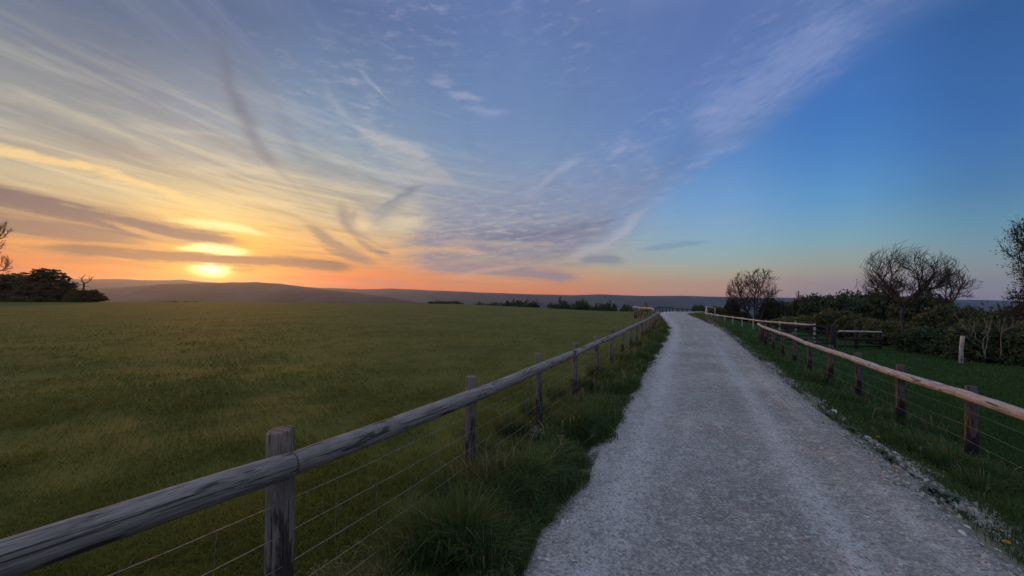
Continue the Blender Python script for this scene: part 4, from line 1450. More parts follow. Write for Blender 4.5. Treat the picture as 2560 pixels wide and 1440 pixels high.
def tip_leaves(name, tips, per, leaf, spread, mat, seed, parent):
    rng = np.random.default_rng(seed)
    T = np.array([t[:] for t in tips])
    n = len(T) * per
    p = np.repeat(T, per, axis=0) + rng.normal(0, spread, (n, 3))
    a = rng.normal(size=(n, 3)); a /= np.linalg.norm(a, axis=1)[:, None]
    b = np.cross(a, rng.normal(size=(n, 3))); b /= np.linalg.norm(b, axis=1)[:, None]
    s = leaf * rng.uniform(0.6, 1.4, n)[:, None]
    v = np.stack([p - a * s, p + b * s * 0.5, p + a * s, p - b * s * 0.5], 1).reshape(-1, 3)
    return raw_mesh(name, v, np.arange(n * 4), np.arange(n) * 4, np.full(n, 4), mat, parent, attrs={'tint': np.repeat(np.clip(rng.normal(0.5, 0.22, n), 0, 1), 4)})


def base_at(px, depth):
    x, y = world_xy(px, depth)
    return Vector((x, y, hz(x, y) - 0.05))


def span(px_w, depth):
    return px_w / F * depth


# ---- big bare tree right of the gate
D = 22.0
b = base_at(2256, D)
tall = world_at(0, 612, D).z - b.z
t = Tree(21)
r0 = 0.10
t.tubes.append((0, [Vector((0, 0, 0)), Vector((0.03, 0, tall * .18)), Vector((-0.02, 0.02, tall * .34)), Vector((0.02, 0, tall * 0.47))], [r0 * 1.25, r0, r0 * .9, r0 * .8]))
fork = Vector((0.02, 0, tall * 0.46))
for d, L, rr in (((-0.62, 0.1, 0.80), 1.35, 0.060), ((0.03, 0.15, 1.0), 2.7, 0.072), ((0.66, -0.1, 0.70), 1.85, 0.075), ((-0.25, -0.6, 0.75), 1.35, 0.05), ((0.3, 0.7, 0.7), 1.4, 0.05), ((-0.85, 0.2, 0.5), 1.2, 0.042), ((0.95, 0.3, 0.30), 1.25, 0.042), ((-0.35, 0.3, 0.95), 2.0, 0.055), ((0.4, -0.3, 0.95), 2.1, 0.055)):
    t.grow(fork + Vector((0, 0, t.r.uniform(-.3, .15))), Vector(d), L, rr, 1, 4, [6, 6, 6, 5], 0.68, 0.15, 0.15, (22, 46), 0.0110)
t.fit(span(205, D), tall * 1.1)
t.dome(0.25, tall * 0.67, span(96, D), tall * 0.37)
root = tag(empty('bare_tree', b), 'tall bare round headed tree rising from the dark scrub right of the gate', 'tree')
t.build(root, BARK, 2)

# ---- second bare tree behind it
D = 26.0
b = base_at(2366, D)
tall = world_at(0, 676, D).z - b.z
t = Tree(33)
t.tubes.append((0, [Vector((0, 0, 0)), Vector((-.05, 0, tall * .25)), Vector((0.05, 0.02, tall * .48))], [0.13, 0.11, 0.09]))
for d, L, rr in (((-0.5, 0.1, 0.8), 1.2, 0.06), ((0.3, 0.2, 0.95), 1.4, 0.07), ((0.85, -0.1, 0.45), 1.6, 0.07), ((-0.9, 0.3, 0.25), 1.0, 0.045), ((0.9, 0.4, 0.05), 1.3, 0.05)):
    t.grow(Vector((0.05, 0, tall * .47)), Vector(d), L, rr * .8, 1, 4, [5, 6, 6, 4], 0.66, 0.24, 0.08, (26, 55), 0.012)
t.fit(span(120, D), tall * 1.1, 0.12)
t.dome(0.15, tall * 0.64, span(62, D), tall * 0.40)
root = tag(empty('bare_tree', b), 'lower bare tree with spreading twigs just right of the tall bare tree', 'tree')
t.build(root, BARK, 2)

# ---- many-stemmed bare tree by the far fence
D = 40.0
b = base_at(1892, D)
tall = world_at(0, 675, D).z - b.z
t = Tree(8)
for k, (d, L) in enumerate((((-0.35, 0.0, 1), 2.6), ((-0.12, 0.2, 1), 3.0), ((0.06, -0.2, 1), 3.1), ((0.22, 0.1, 1), 2.9), ((0.48, 0.1, 0.9), 2.3), ((-0.8, 0.1, 0.6), 2.1), ((0.9, -0.1, 0.5), 2.1))):
    t.grow(Vector((0.12 * (k - 3), 0.1 * (k % 2), 0)), Vector(d), L, 0.075, 0, 3, [9, 7, 6], 0.50, 0.20, 0.05, (30, 62), 0.017, start=0.22)
t.fit(span(150, D), tall * 1.08)
t.dome(0, tall * 0.54, span(68, D), tall * 0.50)
root = tag(empty('bare_tree', b), 'bare many stemmed tree standing behind the far pinkish rail against the pale horizon', 'tree')
t.build(root, BARK, 0)

# ---- small bare tree far off between
D = 50.0
b = base_at(2012, D)
tall = world_at(0, 733, D).z - b.z
t = Tree(5)
for k, d in enumerate(((-0.4, 0, 1), (0, .1, 1), (0.4, 0, 1), (0.75, 0, .8), (-0.75, 0, .8))):
    t.grow(Vector((0.1 * k - 0.2, 0, 0)), Vector(d), 2.2, 0.06, 0, 3, [7, 6, 5], 0.55, 0.2, 0.06, (26, 55), 0.019)
t.fit(span(66, D), tall)
root = tag(empty('bare_tree', b), 'small bare tree top peeping over the dark scrub left of the tall bare tree', 'tree')
t.build(root, BARK, 0)

# ---- big tree at the right edge, coming into leaf
D = 17.5
b = base_at(2655, D)
tall = world_at(0, 480, D).z - b.z
t = Tree(14)
t.tubes.append((0, [Vector((0, 0, 0)), Vector((-.05, 0, tall * .16)), Vector((0.0, 0.05, tall * .30))], [0.24, 0.2, 0.18]))
for d, L, rr, z in (((-0.85, -0.1, 0.42), 2.2, 0.085, .24), ((-0.95, 0.2, 0.10), 2.2, 0.07, .20), ((-0.55, 0.1, 0.85), 2.5, 0.10, .30), ((0.0, 0.1, 1.0), 2.7, 0.12, .30), ((0.6, 0, 0.8), 2.3, 0.1, .30), ((0.9, 0.1, 0.4), 2.0, 0.08, .25), ((-0.3, -0.7, 0.6), 2.0, 0.07, .27), ((-0.2, 0.8, 0.5), 2.0, 0.07, .26)):
    t.grow(Vector((0, 0, tall * z)), Vector(d), L, rr, 1, 4, [7, 8, 7, 6], 0.66, 0.22, 0.08, (26, 56), 0.011, 0.14)
t.fit(span(228, D), tall)
root = tag(empty('leafing_tree', b), 'big tree at the edge of the view with drooping twigs just coming into leaf', 'tree')
t.build(root, BARK, 2)
tips = t.tips((4,))
rr_ = random.Random(3)
tip_leaves('foliage', [q for q in tips if rr_.random() < (0.15 if q.x < -1.5 else 0.7)], 2, 0.045, 0.07, LEAF_YOUNG, 4, root)

# ---- bleached bush and thin sapling by the lone post
D = 14.2
b = base_at(2463, D); b.z = EYE + (HORIZON - 897) / F * D
t = Tree(2)
def poly(pts, r0, r1, lv):
    t.tubes.append((lv, [Vector(p) for p in pts], list(np.linspace(r0, r1, len(pts)))))
poly([(0, 0, 0), (-.02, 0, .22), (-.06, .02, .42), (-.10, 0, .60)], .028, .020, 0)
poly([(-.10, 0, .60), (-.28, .05, .76), (-.50, .02, .92), (-.66, 0, 1.05), (-.84, .1, 1.36)], .016, .006, 1)
poly([(-.10, 0, .60), (.0, .05, .76), (.06, 0, .92), (.02, 0, 1.12), (.06, 0, 1.30)], .016, .006, 1)
poly([(0, 0, .22), (.10, .05, .42), (.18, .08, .66), (.17, .05, .86)], .016, .007, 1)
poly([(-.06, 0, .34), (-.26, .0, .50), (-.52, .05, .70), (-.66, .05, .86)], .013, .006, 1)
for base_p, dd in (((-.50, .02, .92), (-.3, 0, .8)), ((-.28, .05, .76), (.1, 0, 1)), ((.06, 0, .92), (.6, 0, .8)), ((.17, .05, .86), (.3, 0, 1)), ((-.66, .05, .86), (-.6, 0, .7)), ((-.84, .1, 1.36), (-.3, 0, 1)), ((.06, 0, 1.3), (.2, 0, 1))):
    t.grow(Vector(base_p), Vector(dd), 0.45, 0.009, 2, 3, [3, 3, 3], 0.6, 0.25, 0.1, (25, 55), 0.005)
root = tag(empty('bleached_bush', b), 'forked bush with pale bleached bare branches beside the lone pale post', 'bush')
t.build(root, PALE_BARK, 1)
D = 14.6
b = base_at(2500, D); b.z = EYE + (HORIZON - 895) / F * D
t = Tree(6)
poly([(0, 0, 0), (.05, 0, .25), (.06, .02, .52), (.03, 0, .78), (.05, 0, 1.0)], .018, .009, 0)
for base_p, dd in (((.03, 0, .78), (-.4, 0, 1)), ((.05, 0, 1.0), (.1, 0, 1)), ((.05, 0, .9), (.5, 0, .8))):
    t.grow(Vector(base_p), Vector(dd), 0.5, 0.011, 1, 3, [3, 3], 0.6, 0.25, 0.1, (25, 55), 0.005)
root = tag(empty('thin_sapling', b), 'thin curved sapling stem in the dark scrub right of the bleached bush', 'sapling')
t.build(root, PALE_BARK, 0)

# ---- dead snag and thorn clump far left
D = 104.0
b = base_at(208, D); b.z = EYE + (HORIZON - 727) / F * D
t = Tree(9)
S = span(1, D)
def P2(dx, dy): return (dx * S, 0.0, dy * S)
poly([P2(-1, -29), P2(0, -12), P2(1, 2), P2(2, 18)], .30, .18, 0)
poly([P2(2, 18), P2(-4, 26), P2(-2, 34), P2(6, 40)], .15, .07, 1)
poly([P2(2, 18), P2(10, 21), P2(18, 26), P2(22, 34), P2(28, 34)], .15, .07, 1)
poly([P2(1, 14), P2(-8, 17), P2(-17, 12), P2(-21, 8)], .10, .05, 1)
poly([P2(1, 10), P2(9, 12), P2(18, 9)], .09, .05, 1)
poly([P2(-4, 30), P2(-10, 34), P2(-13, 33)], .08, .04, 1)
poly([P2(18, 26), P2(14, 33), P2(16, 38)], .08, .04, 1)
poly([P2(1, 4), P2(-12, 6), P2(-20, 1)], .08, .04, 1)
root = tag(empty('dead_tree', b), 'small dead leafless tree with crooked arms at the end of the thorn clump', 'tree')
t.build(root, BARK, 0, names=('trunk', 'branches'))


def thorn(px, depth, lobes_px, n, leaf, seed, label, name='thorn_tree', mat=None, group='windswept thorns at the field corner'):
    """A windswept thorn: flat leafy shelves (photo pixels: dx, height, half-width, half-height) over a leaning trunk."""
    b = base_at(px, depth)
    base_py = HORIZON - (b.z - EYE) / depth * F
    s = span(1, depth)
    lob = [(dx * s, 0.0, (base_py - py) * s, rw * s, rw * s * 0.7, rh * s) for dx, py, rw, rh in lobes_px]
    root = tag(empty(name, b), label, 'tree', group)
    leaf_cloud('crown', lob, n, leaf, mat or LEAF_HEDGE, seed, root, 0.35)
    mb = MB()
    top = max(l[2] for l in lob)
    mb.tube([(0, 0, -0.3), (0.2, 0, top * .3), (0.1, 0.1, top * .7)], [0.30, 0.22, 0.10], 7)
    for l in lob:
        mb.tube([(0.15, 0, top * .25), (l[0] * .6, 0, l[2] * .75), (l[0], l[1], l[2])], [0.14, 0.09, 0.04], 5)
    mb.build('trunk', BARK, root)
    return root


thorn(20, 108, [(-60, 722, 50, 34), (-10, 712, 40, 30), (10, 705, 30, 22), (30, 700, 26, 18), (-30, 740, 70, 18), (25, 740, 50, 18), (0, 748, 80, 12), (40, 712, 26, 22)], 22000, 0.30, 1, 'broad dark thorn at the outer end of the clump under the bare tree edge')
thorn(108, 104, [(-35, 712, 34, 26), (-18, 694, 26, 16), (10, 686, 32, 14), (34, 694, 26, 12), (52, 706, 24, 12), (62, 722, 22, 12), (20, 722, 50, 24), (-25, 738, 50, 18), (45, 740, 40, 16), (0, 748, 70, 10), (40, 749, 50, 8)], 26000, 0.28, 2, 'tallest domed thorn in the middle of the dark clump')
thorn(212, 101, [(-10, 738, 26, 12), (12, 733, 28, 8), (26, 742, 22, 8), (40, 748, 16, 5), (0, 748, 40, 8), (-30, 746, 20, 9)], 12000, 0.24, 3, 'low flat thorn at the foot of the dead tree, trailing to a point')

# ---- bare tree at the far left edge
D = 92.0
b = base_at(-26, D)
tall = world_at(0, 556, D).z - b.z
t = Tree(41)
t.tubes.append((0, [Vector((0, 0, 0)), Vector((.1, 0, tall * .2)), Vector((0.0, 0.1, tall * .38))], [0.42, 0.34, 0.28]))
for d, L, rr, z in (((0.75, 0, 0.6), 4.2, 0.17, .38), ((0.95, 0.1, 0.2), 4.0, 0.13, .30), ((0.2, 0.1, 1.0), 5.0, 0.2, .38), ((-0.6, 0, 0.8), 4.4, 0.18, .38), ((0.5, -0.6, 0.6), 4.0, 0.14, .36), ((-0.9, 0.1, 0.3), 4.0, 0.13, .32)):
    t.grow(Vector((0, 0, tall * z)), Vector(d), L, rr, 1, 4, [6, 6, 5, 4], 0.6, 0.18, 0.10, (26, 54), 0.036)
t.fit(span(86, D), tall)
root = tag(empty('bare_tree', b), 'bare tree cut by the edge of the view above the thorn clump', 'tree')
t.build(root, BARK, 2)

# ---- rounded bushes: four leafy shapes, copied with their own size and turn
SHAPES = []
for k in range(5):
    rg = random.Random(100 + k)
    lob = [(0, 0, 0.40, 0.74, 0.74, 0.48), (0, 0, 0.20, 0.90, 0.90, 0.30), (0.3, 0, 0.45, 0.5, 0.6, 0.38), (-0.32, 0.1, 0.42, 0.5, 0.6, 0.36)]
    for i in range(7):
        a = rg.uniform(0, 6.28)
        lob.append((0.55 * math.cos(a), 0.55 * math.sin(a), rg.uniform(0.25, 0.62), rg.uniform(.26, .42), rg.uniform(.26, .42), rg.uniform(.20, .34)))
    SHAPES.append(lob)
BUSH_MESH = {}


def bush_mesh(shape, mat, fine):
    key = (shape, mat.name, fine)
    if key not in BUSH_MESH:
        o = leaf_cloud('bush', SHAPES[shape], 22000 if fine else 16000, 0.042 if fine else 0.065, mat, 200 + shape)
        me = o.data
        bpy.data.objects.remove(o)
        BUSH_MESH[key] = me
    return BUSH_MESH[key]


def bush(px, depth, top_py, half_px, label, mat=LEAF_DARK, shape=0, group=None, fine=True, turn=0.0, lift=0.0, name='bush'):
    b = base_at(px, depth)
    hgt = world_at(px, top_py, depth).z - b.z
    o = bpy.data.objects.new(name, bush_mesh(shape, mat, fine))
    link(o)
    w = span(half_px, depth)
    o.location = b
    o.scale = (w * (1.12 if fine else 1.55), w, hgt / (0.84 if fine else 0.90))
    o.rotation_euler = (0, 0, turn)
    return tag(o, label, 'bush', group)


RG = 'dark scrub on the right'
for i, (px, D, top, hw, mt, lab) in enumerate([
    (1936, 41, 752, 36, LEAF_DARK, 'small dark domed bush right of the many stemmed bare tree'),
    (1830, 42, 748, 20, LEAF_DARK, 'upright dark bush at the left foot of the many stemmed bare tree'),
    (1985, 43, 757, 44, LEAF_OLIVE, 'low bush under the small bare tree top'),
    (2048, 41, 738, 62, LEAF_DARK, 'dark rounded bush at the left shoulder of the scrub skyline'),
    (2128, 37, 734, 58, LEAF_DARK, 'dark bush on the skyline between the left shoulder and the tall bare tree'),
    (2208, 33, 730, 66, LEAF_DARK, 'dark bush on the skyline just left of the tall bare trunk'),
    (2300, 29, 735, 74, LEAF_DARK, 'broad dark bush behind the tall bare trunk, top of the scrub skyline'),
    (2374, 24, 762, 66, LEAF_DARK, 'dark bush sloping down right of the tall bare tree'),
    (2440, 20.5, 778, 62, LEAF_DARK, 'dark low bush in the dip of the skyline before the leafing tree'),
    (2530, 19.0, 772, 84, LEAF_DARK, 'dark bush under the drooping twigs of the leafing tree'),
    (2080, 33, 776, 54, LEAF_OLIVE, 'olive bush behind the gate hinge post'),
    (2150, 27, 790, 60, LEAF_OLIVE, 'olive bush just behind the low pen fence'),
    (2240, 23.5, 802, 72, LEAF_OLIVE, 'olive bush at the foot of the tall bare tree, right of the pen fence'),
    (2325, 19.0, 818, 62, LEAF_DARK, 'dark bush between the pen fence and the lone pale post'),
    (2452, 16.2, 806, 70, LEAF_DARK, 'dark bush right behind the bleached bush'),
    (2548, 15.4, 812, 64, LEAF_OLIVE, 'olive bush behind the thin sapling at the edge of the view'),
    (2000, 36, 790, 66, LEAF_OLIVE, 'flat topped low olive bush behind the field gate'),
    (2392, 17.5, 838, 50, LEAF_DARK, 'small dark bush directly behind the lone pale post'),
]):
    bush(px, D, top, hw, lab, mt, i % 5, RG, True, 0.7 * i)

FG = 'low growth by the far fence'
for i, (px, D, top, hw, lab) in enumerate([
    (1800, 45, 768, 22, 'low green bush behind the far rail, left of the many stemmed tree'),
    (1850, 44, 777, 26, 'low green bush beneath the many stemmed bare tree'),
    (1748, 66, 762, 14, 'small dark bush on the skyline just beyond the bend of the track'),
    (1778, 64, 767, 22, 'low bush on the skyline right behind the corner of the pinkish rail'),
]):
    bush(px, D, top, hw, lab, LEAF_DARK if i > 1 else LEAF_OLIVE, (i + 2) % 5, FG, False, 1.1 * i)

MG = 'bushes along the far edge of the pasture'
for i, (px, D, top, hw, lab) in enumerate([
    (1094, 112, 752.5, 22, 'low bush at the start of the row along the pasture edge, nearest the sunset'),
    (1132, 112, 752, 26, 'low bush second in the row along the pasture edge, beside a gap'),
    (1200, 106, 756.5, 20, 'smallest low bush just after the gap in the pasture edge row'),
    (1245, 104, 756, 34, 'long flat bush in the pasture edge row before the square topped one'),
    (1300, 102, 751, 36, 'square topped bush in the middle of the pasture edge row'),
    (1336, 101, 752.5, 22, 'square ended bush closing the middle block of the row'),
    (1380, 98, 757, 28, 'low bush after the second gap of the pasture edge row'),
    (1410, 96, 753, 24, 'rounded bush left of the tallest in the pasture edge row'),
    (1452, 94, 749.5, 36, 'tallest domed bush of the pasture edge row'),
    (1496, 90, 759, 24, 'bush falling away right of the tallest in the row'),
    (1523, 86, 756.5, 18, 'round bush last of the joined row before the gap by the fence'),
    (1567, 76, 761, 17, 'separate round bush next to the tall posts of the recess'),
    (1613, 88, 764, 18, 'small bush just showing above the far dark fence'),
]):
    bush(px, D, top, hw, lab, LEAF_OLIVE if i < 4 else LEAF_DARK, i % 5, MG, False, 0.9 * i)
for i, px in enumerate((437, 466, 491)):
    bush(px, 103, 752.5 + 0.4 * i, 3.6, ('tiny dark bush on the crest below the sun, nearest the thorns', 'tiny dark bush on the pasture crest, middle of three below the sun', 'tiny dark bush on the pasture crest, third and last below the sun')[i], LEAF_HEDGE, i, 'tiny bushes on the pasture crest', False, i)
# ------------------------------------------------------------------ stones, weeds and flowers at the track side
def lump(name, size, seed, mat):
    bm = bmesh.new()
    bmesh.ops.create_icosphere(bm, subdivisions=3, radius=1.0)
    rg = np.random.default_rng(seed)
    cuts = [(v / np.linalg.norm(v), rg.uniform(0.45, 0.8)) for v in rg.normal(size=(9, 3))]
    for v in bm.verts:
        p = np.array(v.co)
        for n, dd in cuts:
            e = p @ n - dd
            if e > 0:
                p = p - n * e * 0.85
        p = p * (1 + 0.10 * float(vnoise(np.array([p[0] * 3 + seed]), np.array([p[1] * 3 + p[2] * 2]), seed)[0]))
        v.co = Vector(p * np.array(size))
    me = bpy.data.meshes.new(name); bm.to_mesh(me); bm.free()
    at = me.attributes.new('tint', 'FLOAT', 'POINT')
    at.data.foreach_set('value', np.full(len(me.vertices), 0.72, dtype=np.float32))
    me.materials.append(mat)
    return link(bpy.data.objects.new(name, me))


RK = 'loose chalk stones along the track edges'
for i, (px, py, s, lab) in enumerate([
    (1319, 1386, (0.024, 0.018, 0.015), 'white chalk stone by the tall grass at the near left edge of the track'),
    (1395, 1242, (0.022, 0.016, 0.012), 'white flat chalk stone where the grass meets the track, second along from the tall tuft'),
    (1420, 1232, (0.018, 0.014, 0.012), 'white chalk stone touching the weeds, just beyond the flat one'),
    (2165, 1098, (0.085, 0.055, 0.045), 'large pale chalk lump half buried in the verge between two green patches'),
    (2195, 1118, (0.070, 0.05, 0.036), 'pale chalk lump beside the large one, towards the track'),
    (2235, 1138, (0.060, 0.04, 0.030), 'pale chalk lump lying against the grass after the large one'),
    (2085, 1030, (0.085, 0.055, 0.035), 'long pale chalk lump in the verge beside the third clear post'),
    (2062, 1005, (0.080, 0.05, 0.03), 'pale chalk lump farther up the verge, before the ridge of chalk'),
    (2110, 1052, (0.075, 0.05, 0.036), 'pale chalk lump at the lower end of the upper chalk ridge'),
    (2040, 985, (0.07, 0.05, 0.026), 'small pale chalk lump where the verge ridge begins'),
    (2270, 1160, (0.060, 0.045, 0.024), 'flat chalk lump beside the yellow flower'),
    (2420, 1318, (0.040, 0.03, 0.022), 'chalk lump on the crumbled heap of the near verge'),
    (2460, 1335, (0.034, 0.028, 0.02), 'smaller chalk lump on the crumbled heap, towards the fence'),
    (2405, 1342, (0.030, 0.022, 0.016), 'white chalk stone at the foot of the crumbled heap'),
    (2166, 1296, (0.017, 0.013, 0.008), 'single white stone lying alone out on the track'),
    (2350, 1258, (0.05, 0.036, 0.022), 'grey chalk lump below the leafy patch of the near verge'),
    (2485, 1370, (0.036, 0.028, 0.02), 'chalk lump nearest the corner of the view'),
    (1980, 950, (0.07, 0.05, 0.024), 'pale chalk lump far up the verge edge'),
    (1932, 925, (0.08, 0.05, 0.024), 'pale flat chalk lump farthest up the verge edge'),
]):
    o = lump('chalk_stone', s, 40 + i, STONE)
    q = ground_hit(px, py)
    off = float(road_offset([q.x], [q.y])[0])
    q.z = float(surface_z(np.array([q.x]), np.array([q.y]), np.array([off]))[0]) + s[2] * 0.25
    o.location = q
    o.rotation_euler = (0.2 * math.sin(i), 0.2 * math.cos(i * 2), i * 1.3)
    tag(o, lab, 'stone', RK)


def mat_plain(name, c, rough=0.7, trans=0.0):
    m, g = new_mat(name)
    n = g.noise(g.coord('Object'), 30.0, 3.0, 0.6)
    col = g.mix(g.step(n, 0.3, 0.7), tuple(0.7 * k for k in c), tuple(min(1, 1.25 * k) for k in c))
    s = principled(g, col, rough, None, 0.3)
    finish(g, s.outputs[0])
    return m


YELLOW = mat_plain('dandelion yellow', (0.62, 0.36, 0.02))
STALK = mat_plain('green stalk', (0.10, 0.13, 0.04))
STRAW = mat_plain('dry straw', (0.30, 0.24, 0.15))
DOCK = mat_plain('broad weed leaf', (0.052, 0.082, 0.034), 0.55)
GREYLEAF = mat_plain('grey green weed leaf', (0.088, 0.112, 0.076), 0.65)

rng_s = random.Random(19)


def dandelion(px, py, label):
    q = ground_hit(px, py + 8)
    root = tag(empty('dandelion', q), label, 'flower', 'dandelions on the right verge')
    h = 0.075
    mb = MB(); mb.tube([(0, 0, -0.02), (0.004, 0, h * .5), (0.0, 0.006, h)], [0.0022, 0.002, 0.002], 5); mb.build('stem', STALK, root)
    mb = MB()
    for ring, (r, up, n) in enumerate(((0.020, 0.002, 20), (0.015, 0.006, 16), (0.009, 0.009, 10))):
        for k in range(n):
            a = 2 * math.pi * (k + 0.5 * ring) / n
            c, s = math.cos(a), math.sin(a)
            w = 0.0026
            mb.add([(c * .003 - s * w, s * .003 + c * w, h), (c * .003 + s * w, s * .003 - c * w, h), (c * r + s * w, s * r - c * w, h + up), (c * r * 1.08, s * r * 1.08, h + up), (c * r - s * w, s * r + c * w, h + up)], [(0, 1, 2, 3, 4)])
    mb.build('flower_head', YELLOW, root, False)


dandelion(2236, 1176, 'yellow dandelion at the track edge below a flat chalk lump')
dandelion(2195, 1098, 'yellow dandelion in the grass beside the large chalk lump')
dandelion(2516, 1374, 'yellow dandelion by the crumbled heap near the corner of the view')


def stalk(px, py, h, lean, label, group, mat=STRAW, head=True):
    q = ground_hit(px, py)
    root = tag(empty('dry_stalk', q), label, 'stalk', group)
    d = Vector((lean, 0.0, 0))
    pts = [Vector((0, 0, -0.03)), d * 0.3 + Vector((0, 0, h * .4)), d * 0.7 + Vector((0, 0, h * .75)), d + Vector((0, 0, h))]
    mb = MB(); mb.tube(pts, [0.0036, 0.0032, 0.0026, 0.002], 5); mb.build('stem', mat, root)
    if head:
        mb = MB()
        for k in range(14):
            t = k / 14
            p = pts[2].lerp(pts[3], t) + Vector((0.007 * math.cos(k * 2.4), 0.007 * math.sin(k * 2.4), 0.0))
            mb.tube([p, p + Vector((0.006 * math.cos(k * 2.4), 0.006 * math.sin(k * 2.4), 0.016))], [0.0028, 0.001], 4)
        mb.build('seed_head', mat, root)


SG = 'dry stalks in the left verge'
for px, py, h, ln, lab in [
    (1404, 1112, 0.30, 0.01, 'upright dry stalk in the left verge, nearest of a group of four'),
    (1423, 1106, 0.34, 0.02, 'tall dry stalk in the left verge, second of a group of four'),
    (1436, 1098, 0.29, -0.01, 'dry stalk in the left verge, third of a group of four'),
    (1446, 1098, 0.32, 0.02, 'dry stalk nearest the track in a group of four'),
    (1452, 1116, 0.14, 0.17, 'dry stalk leaning out over the track edge'),
    (1338, 1060, 0.30, 0.06, 'dry bent stalk beside the third fence post'),
    (1490, 995, 0.34, -0.05, 'dry bent stalk beyond the fourth clear fence post'),
    (1190, 1165, 0.22, 0.01, 'short dry stalk at the foot of the second fence post'),
    (1260, 1045, 0.26, 0.03, 'dry stalk standing in the wire between two posts'),
]:
    stalk(px, py, h, ln, lab, SG)
SG2 = 'green and straw stalks in the right verge'
for px, py, h, ln, lab, mt in [
    (2392, 1215, 0.13, -0.02, 'bright green upright stalk in the right verge', STALK),
    (2425, 1228, 0.07, 0.09, 'green stalk leaning towards the fence in the right verge', STALK),
    (2455, 1245, 0.10, 0.07, 'pale stalk leaning beside the post wire in the right verge', STRAW),
    (2300, 1150, 0.16, 0.01, 'reddish dry stalk behind the yellow flower', STRAW),
    (2432, 1165, 0.20, -0.01, 'straw stalk against the nearest right post', STRAW),
]:
    stalk(px, py, h, ln, lab, SG2, mt, mt is STRAW)


def leaf_blade(mb, base, ang, length, width, rise, curl=0.5):
    n = 6
    verts, faces = [], []
    for i in range(n + 1):
        t = i / n
        w = width * math.sin(math.pi * min(1, t * 0.92 + 0.06)) * 0.5
        r = length * t
        z = rise * math.sin(math.pi * 0.5 * t) - curl * rise * t * t
        c, s = math.cos(ang), math.sin(ang)
        for k, zz in ((-1, 0.10 * w), (0, -0.12 * w), (1, 0.10 * w)):
            verts.append((base[0] + c * r - s * w * k, base[1] + s * r + c * w * k, base[2] + z + zz))
    for i in range(n):
        for k in range(2):
            a = i * 3 + k
            faces.append((a, a + 1, a + 4, a + 3))
    mb.add(verts, faces)


def weed(px, py, n, length, width, rise, mat, label, stem=0.0, lift=0.015):
    n = int(n * 1.7); length *= 0.75
    q = ground_hit(px, py)
    q.z += lift
    root = tag(empty('weed', q), label, 'weed', 'leafy weeds on the verges')
    if stem:
        mb = MB(); mb.tube([(0, 0, -0.12), (0.01, 0, stem * .6), (0.0, 0.01, stem)], [0.005, 0.004, 0.003], 5); mb.build('stem', mat, root)
    for k in range(n):
        mb = MB()
        leaf_blade(mb, (0, 0, stem * (k / n) if stem else 0.0), 2.4 * k + rng_s.uniform(-.3, .3), length * rng_s.uniform(0.7, 1.15), width * rng_s.uniform(0.8, 1.2), rise * rng_s.uniform(0.6, 1.2))
        mb.build('leaf', mat, root)


for px, py, n, L, W, rise, mt, lab, st in [
    (1330, 1215, 12, 0.13, 0.030, 0.06, GREYLEAF, 'grey green thistle like weed leaning over the near left track edge', 0.22),
    (1350, 1262, 9, 0.09, 0.022, 0.03, GREYLEAF, 'lower grey green weed just nearer than the thistle like one', 0.05),
    (1285, 1212, 7, 0.09, 0.045, 0.08, DOCK, 'round leaved weed between the tall tuft and the thistle like weed', 0.14),
    (1345, 1130, 12, 0.15, 0.05, 0.12, DOCK, 'broad leaved clump below the third fence post', 0.20),
    (1400, 1130, 10, 0.12, 0.04, 0.09, DOCK, 'broad leaved clump at the foot of the four dry stalks', 0.14),
    (2130, 1082, 12, 0.09, 0.035, 0.05, DOCK, 'flat green weed patch between two chalk lumps', 0.03),
    (2225, 1158, 14, 0.10, 0.03, 0.05, DOCK, 'leafy green weed beside the yellow track edge flower', 0.04),
    (2330, 1240, 14, 0.11, 0.035, 0.06, GREYLEAF, 'soft grey green leaf mound above the crumbled heap', 0.05),
    (2380, 1262, 14, 0.11, 0.035, 0.06, DOCK, 'broad leaf mound next to the soft grey green one', 0.05),
    (2205, 1138, 10, 0.08, 0.03, 0.04, DOCK, 'dark small weed under the pale chalk lump', 0.03),
    (2070, 1042, 10, 0.08, 0.03, 0.04, DOCK, 'small green weed on the track edge below the upper chalk ridge', 0.02),
]:
    weed(px, py, n, L, W, rise, mt, lab, st)
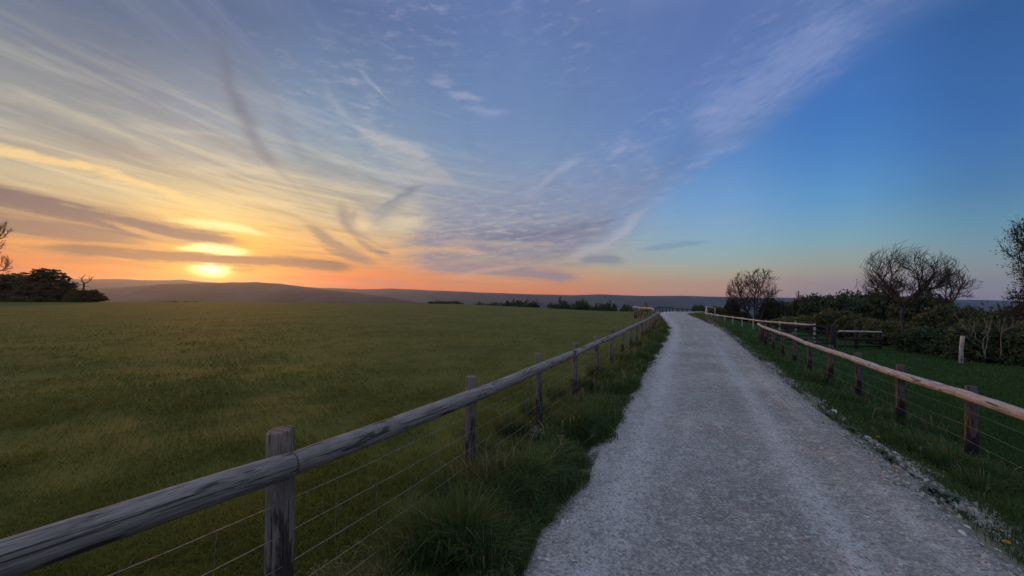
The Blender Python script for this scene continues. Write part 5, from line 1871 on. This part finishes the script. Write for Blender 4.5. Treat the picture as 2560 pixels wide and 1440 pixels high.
# ------------------------------------------------------------------ low sun and the hazy air
sun_data = bpy.data.lights.new('sun', 'SUN')
sun_data.energy = SUN_POWER
sun_data.angle = R(6.0)
sun_data.color = (1.0, 0.38, 0.10)
sun = link(bpy.data.objects.new('sun', sun_data))
sun.rotation_euler = (R(90 - SUN_EL), 0, R(180 - SUN_AZ))
sun.location = (0, 0, 30)


def build_haze():
    m, g = new_mat('evening haze')
    n = g.node('ShaderNodeVolumePrincipled')
    n.inputs['Color'].default_value = (0.64, 0.77, 1.0, 1.0)
    n.inputs['Density'].default_value = HAZE
    n.inputs['Anisotropy'].default_value = 0.66
    finish(g, None, n.outputs[0])
    x, y0, y1, z0, z1 = 12800.0, -12800.0, 12800.0, -260.0, 470.0
    v = [(sx * x, yy, zz) for zz in (z0, z1) for sx, yy in ((-1, y0), (1, y0), (1, y1), (-1, y1))]
    f = [(3, 2, 1, 0), (4, 5, 6, 7), (0, 1, 5, 4), (1, 2, 6, 5), (2, 3, 7, 6), (3, 0, 4, 7)]
    me = bpy.data.meshes.new('haze'); me.from_pydata(v, [], f); me.update(); me.materials.append(m)
    return tag(link(bpy.data.objects.new('haze', me)), kind='stuff')


HAZE = 4.8e-5
build_haze()
# ------------------------------------------------------------------ camera and render set-up
cam_data = bpy.data.cameras.new('camera')
cam_data.sensor_width = 36.0
cam_data.lens = F / 2560.0 * 36.0
cam_data.shift_y = (HORIZON - 720.0) / 2560.0
cam_data.clip_start = 0.05
cam_data.clip_end = 60000.0
cam = link(bpy.data.objects.new('camera', cam_data))
cam.location = (0, 0, EYE)
cam.rotation_euler = (R(90), 0, 0)
scene.camera = cam
scene.render.engine = 'CYCLES'
scene.cycles.use_denoising = True
scene.cycles.volume_bounces = 0
scene.cycles.max_bounces = 5
scene.cycles.diffuse_bounces = 2
scene.cycles.glossy_bounces = 2
scene.cycles.transmission_bounces = 3
scene.cycles.sample_clamp_indirect = 4.0
scene.view_settings.view_transform = 'Standard'
scene.view_settings.look = 'None'
scene.view_settings.exposure = 0.0
scene.view_settings.gamma = 1.0
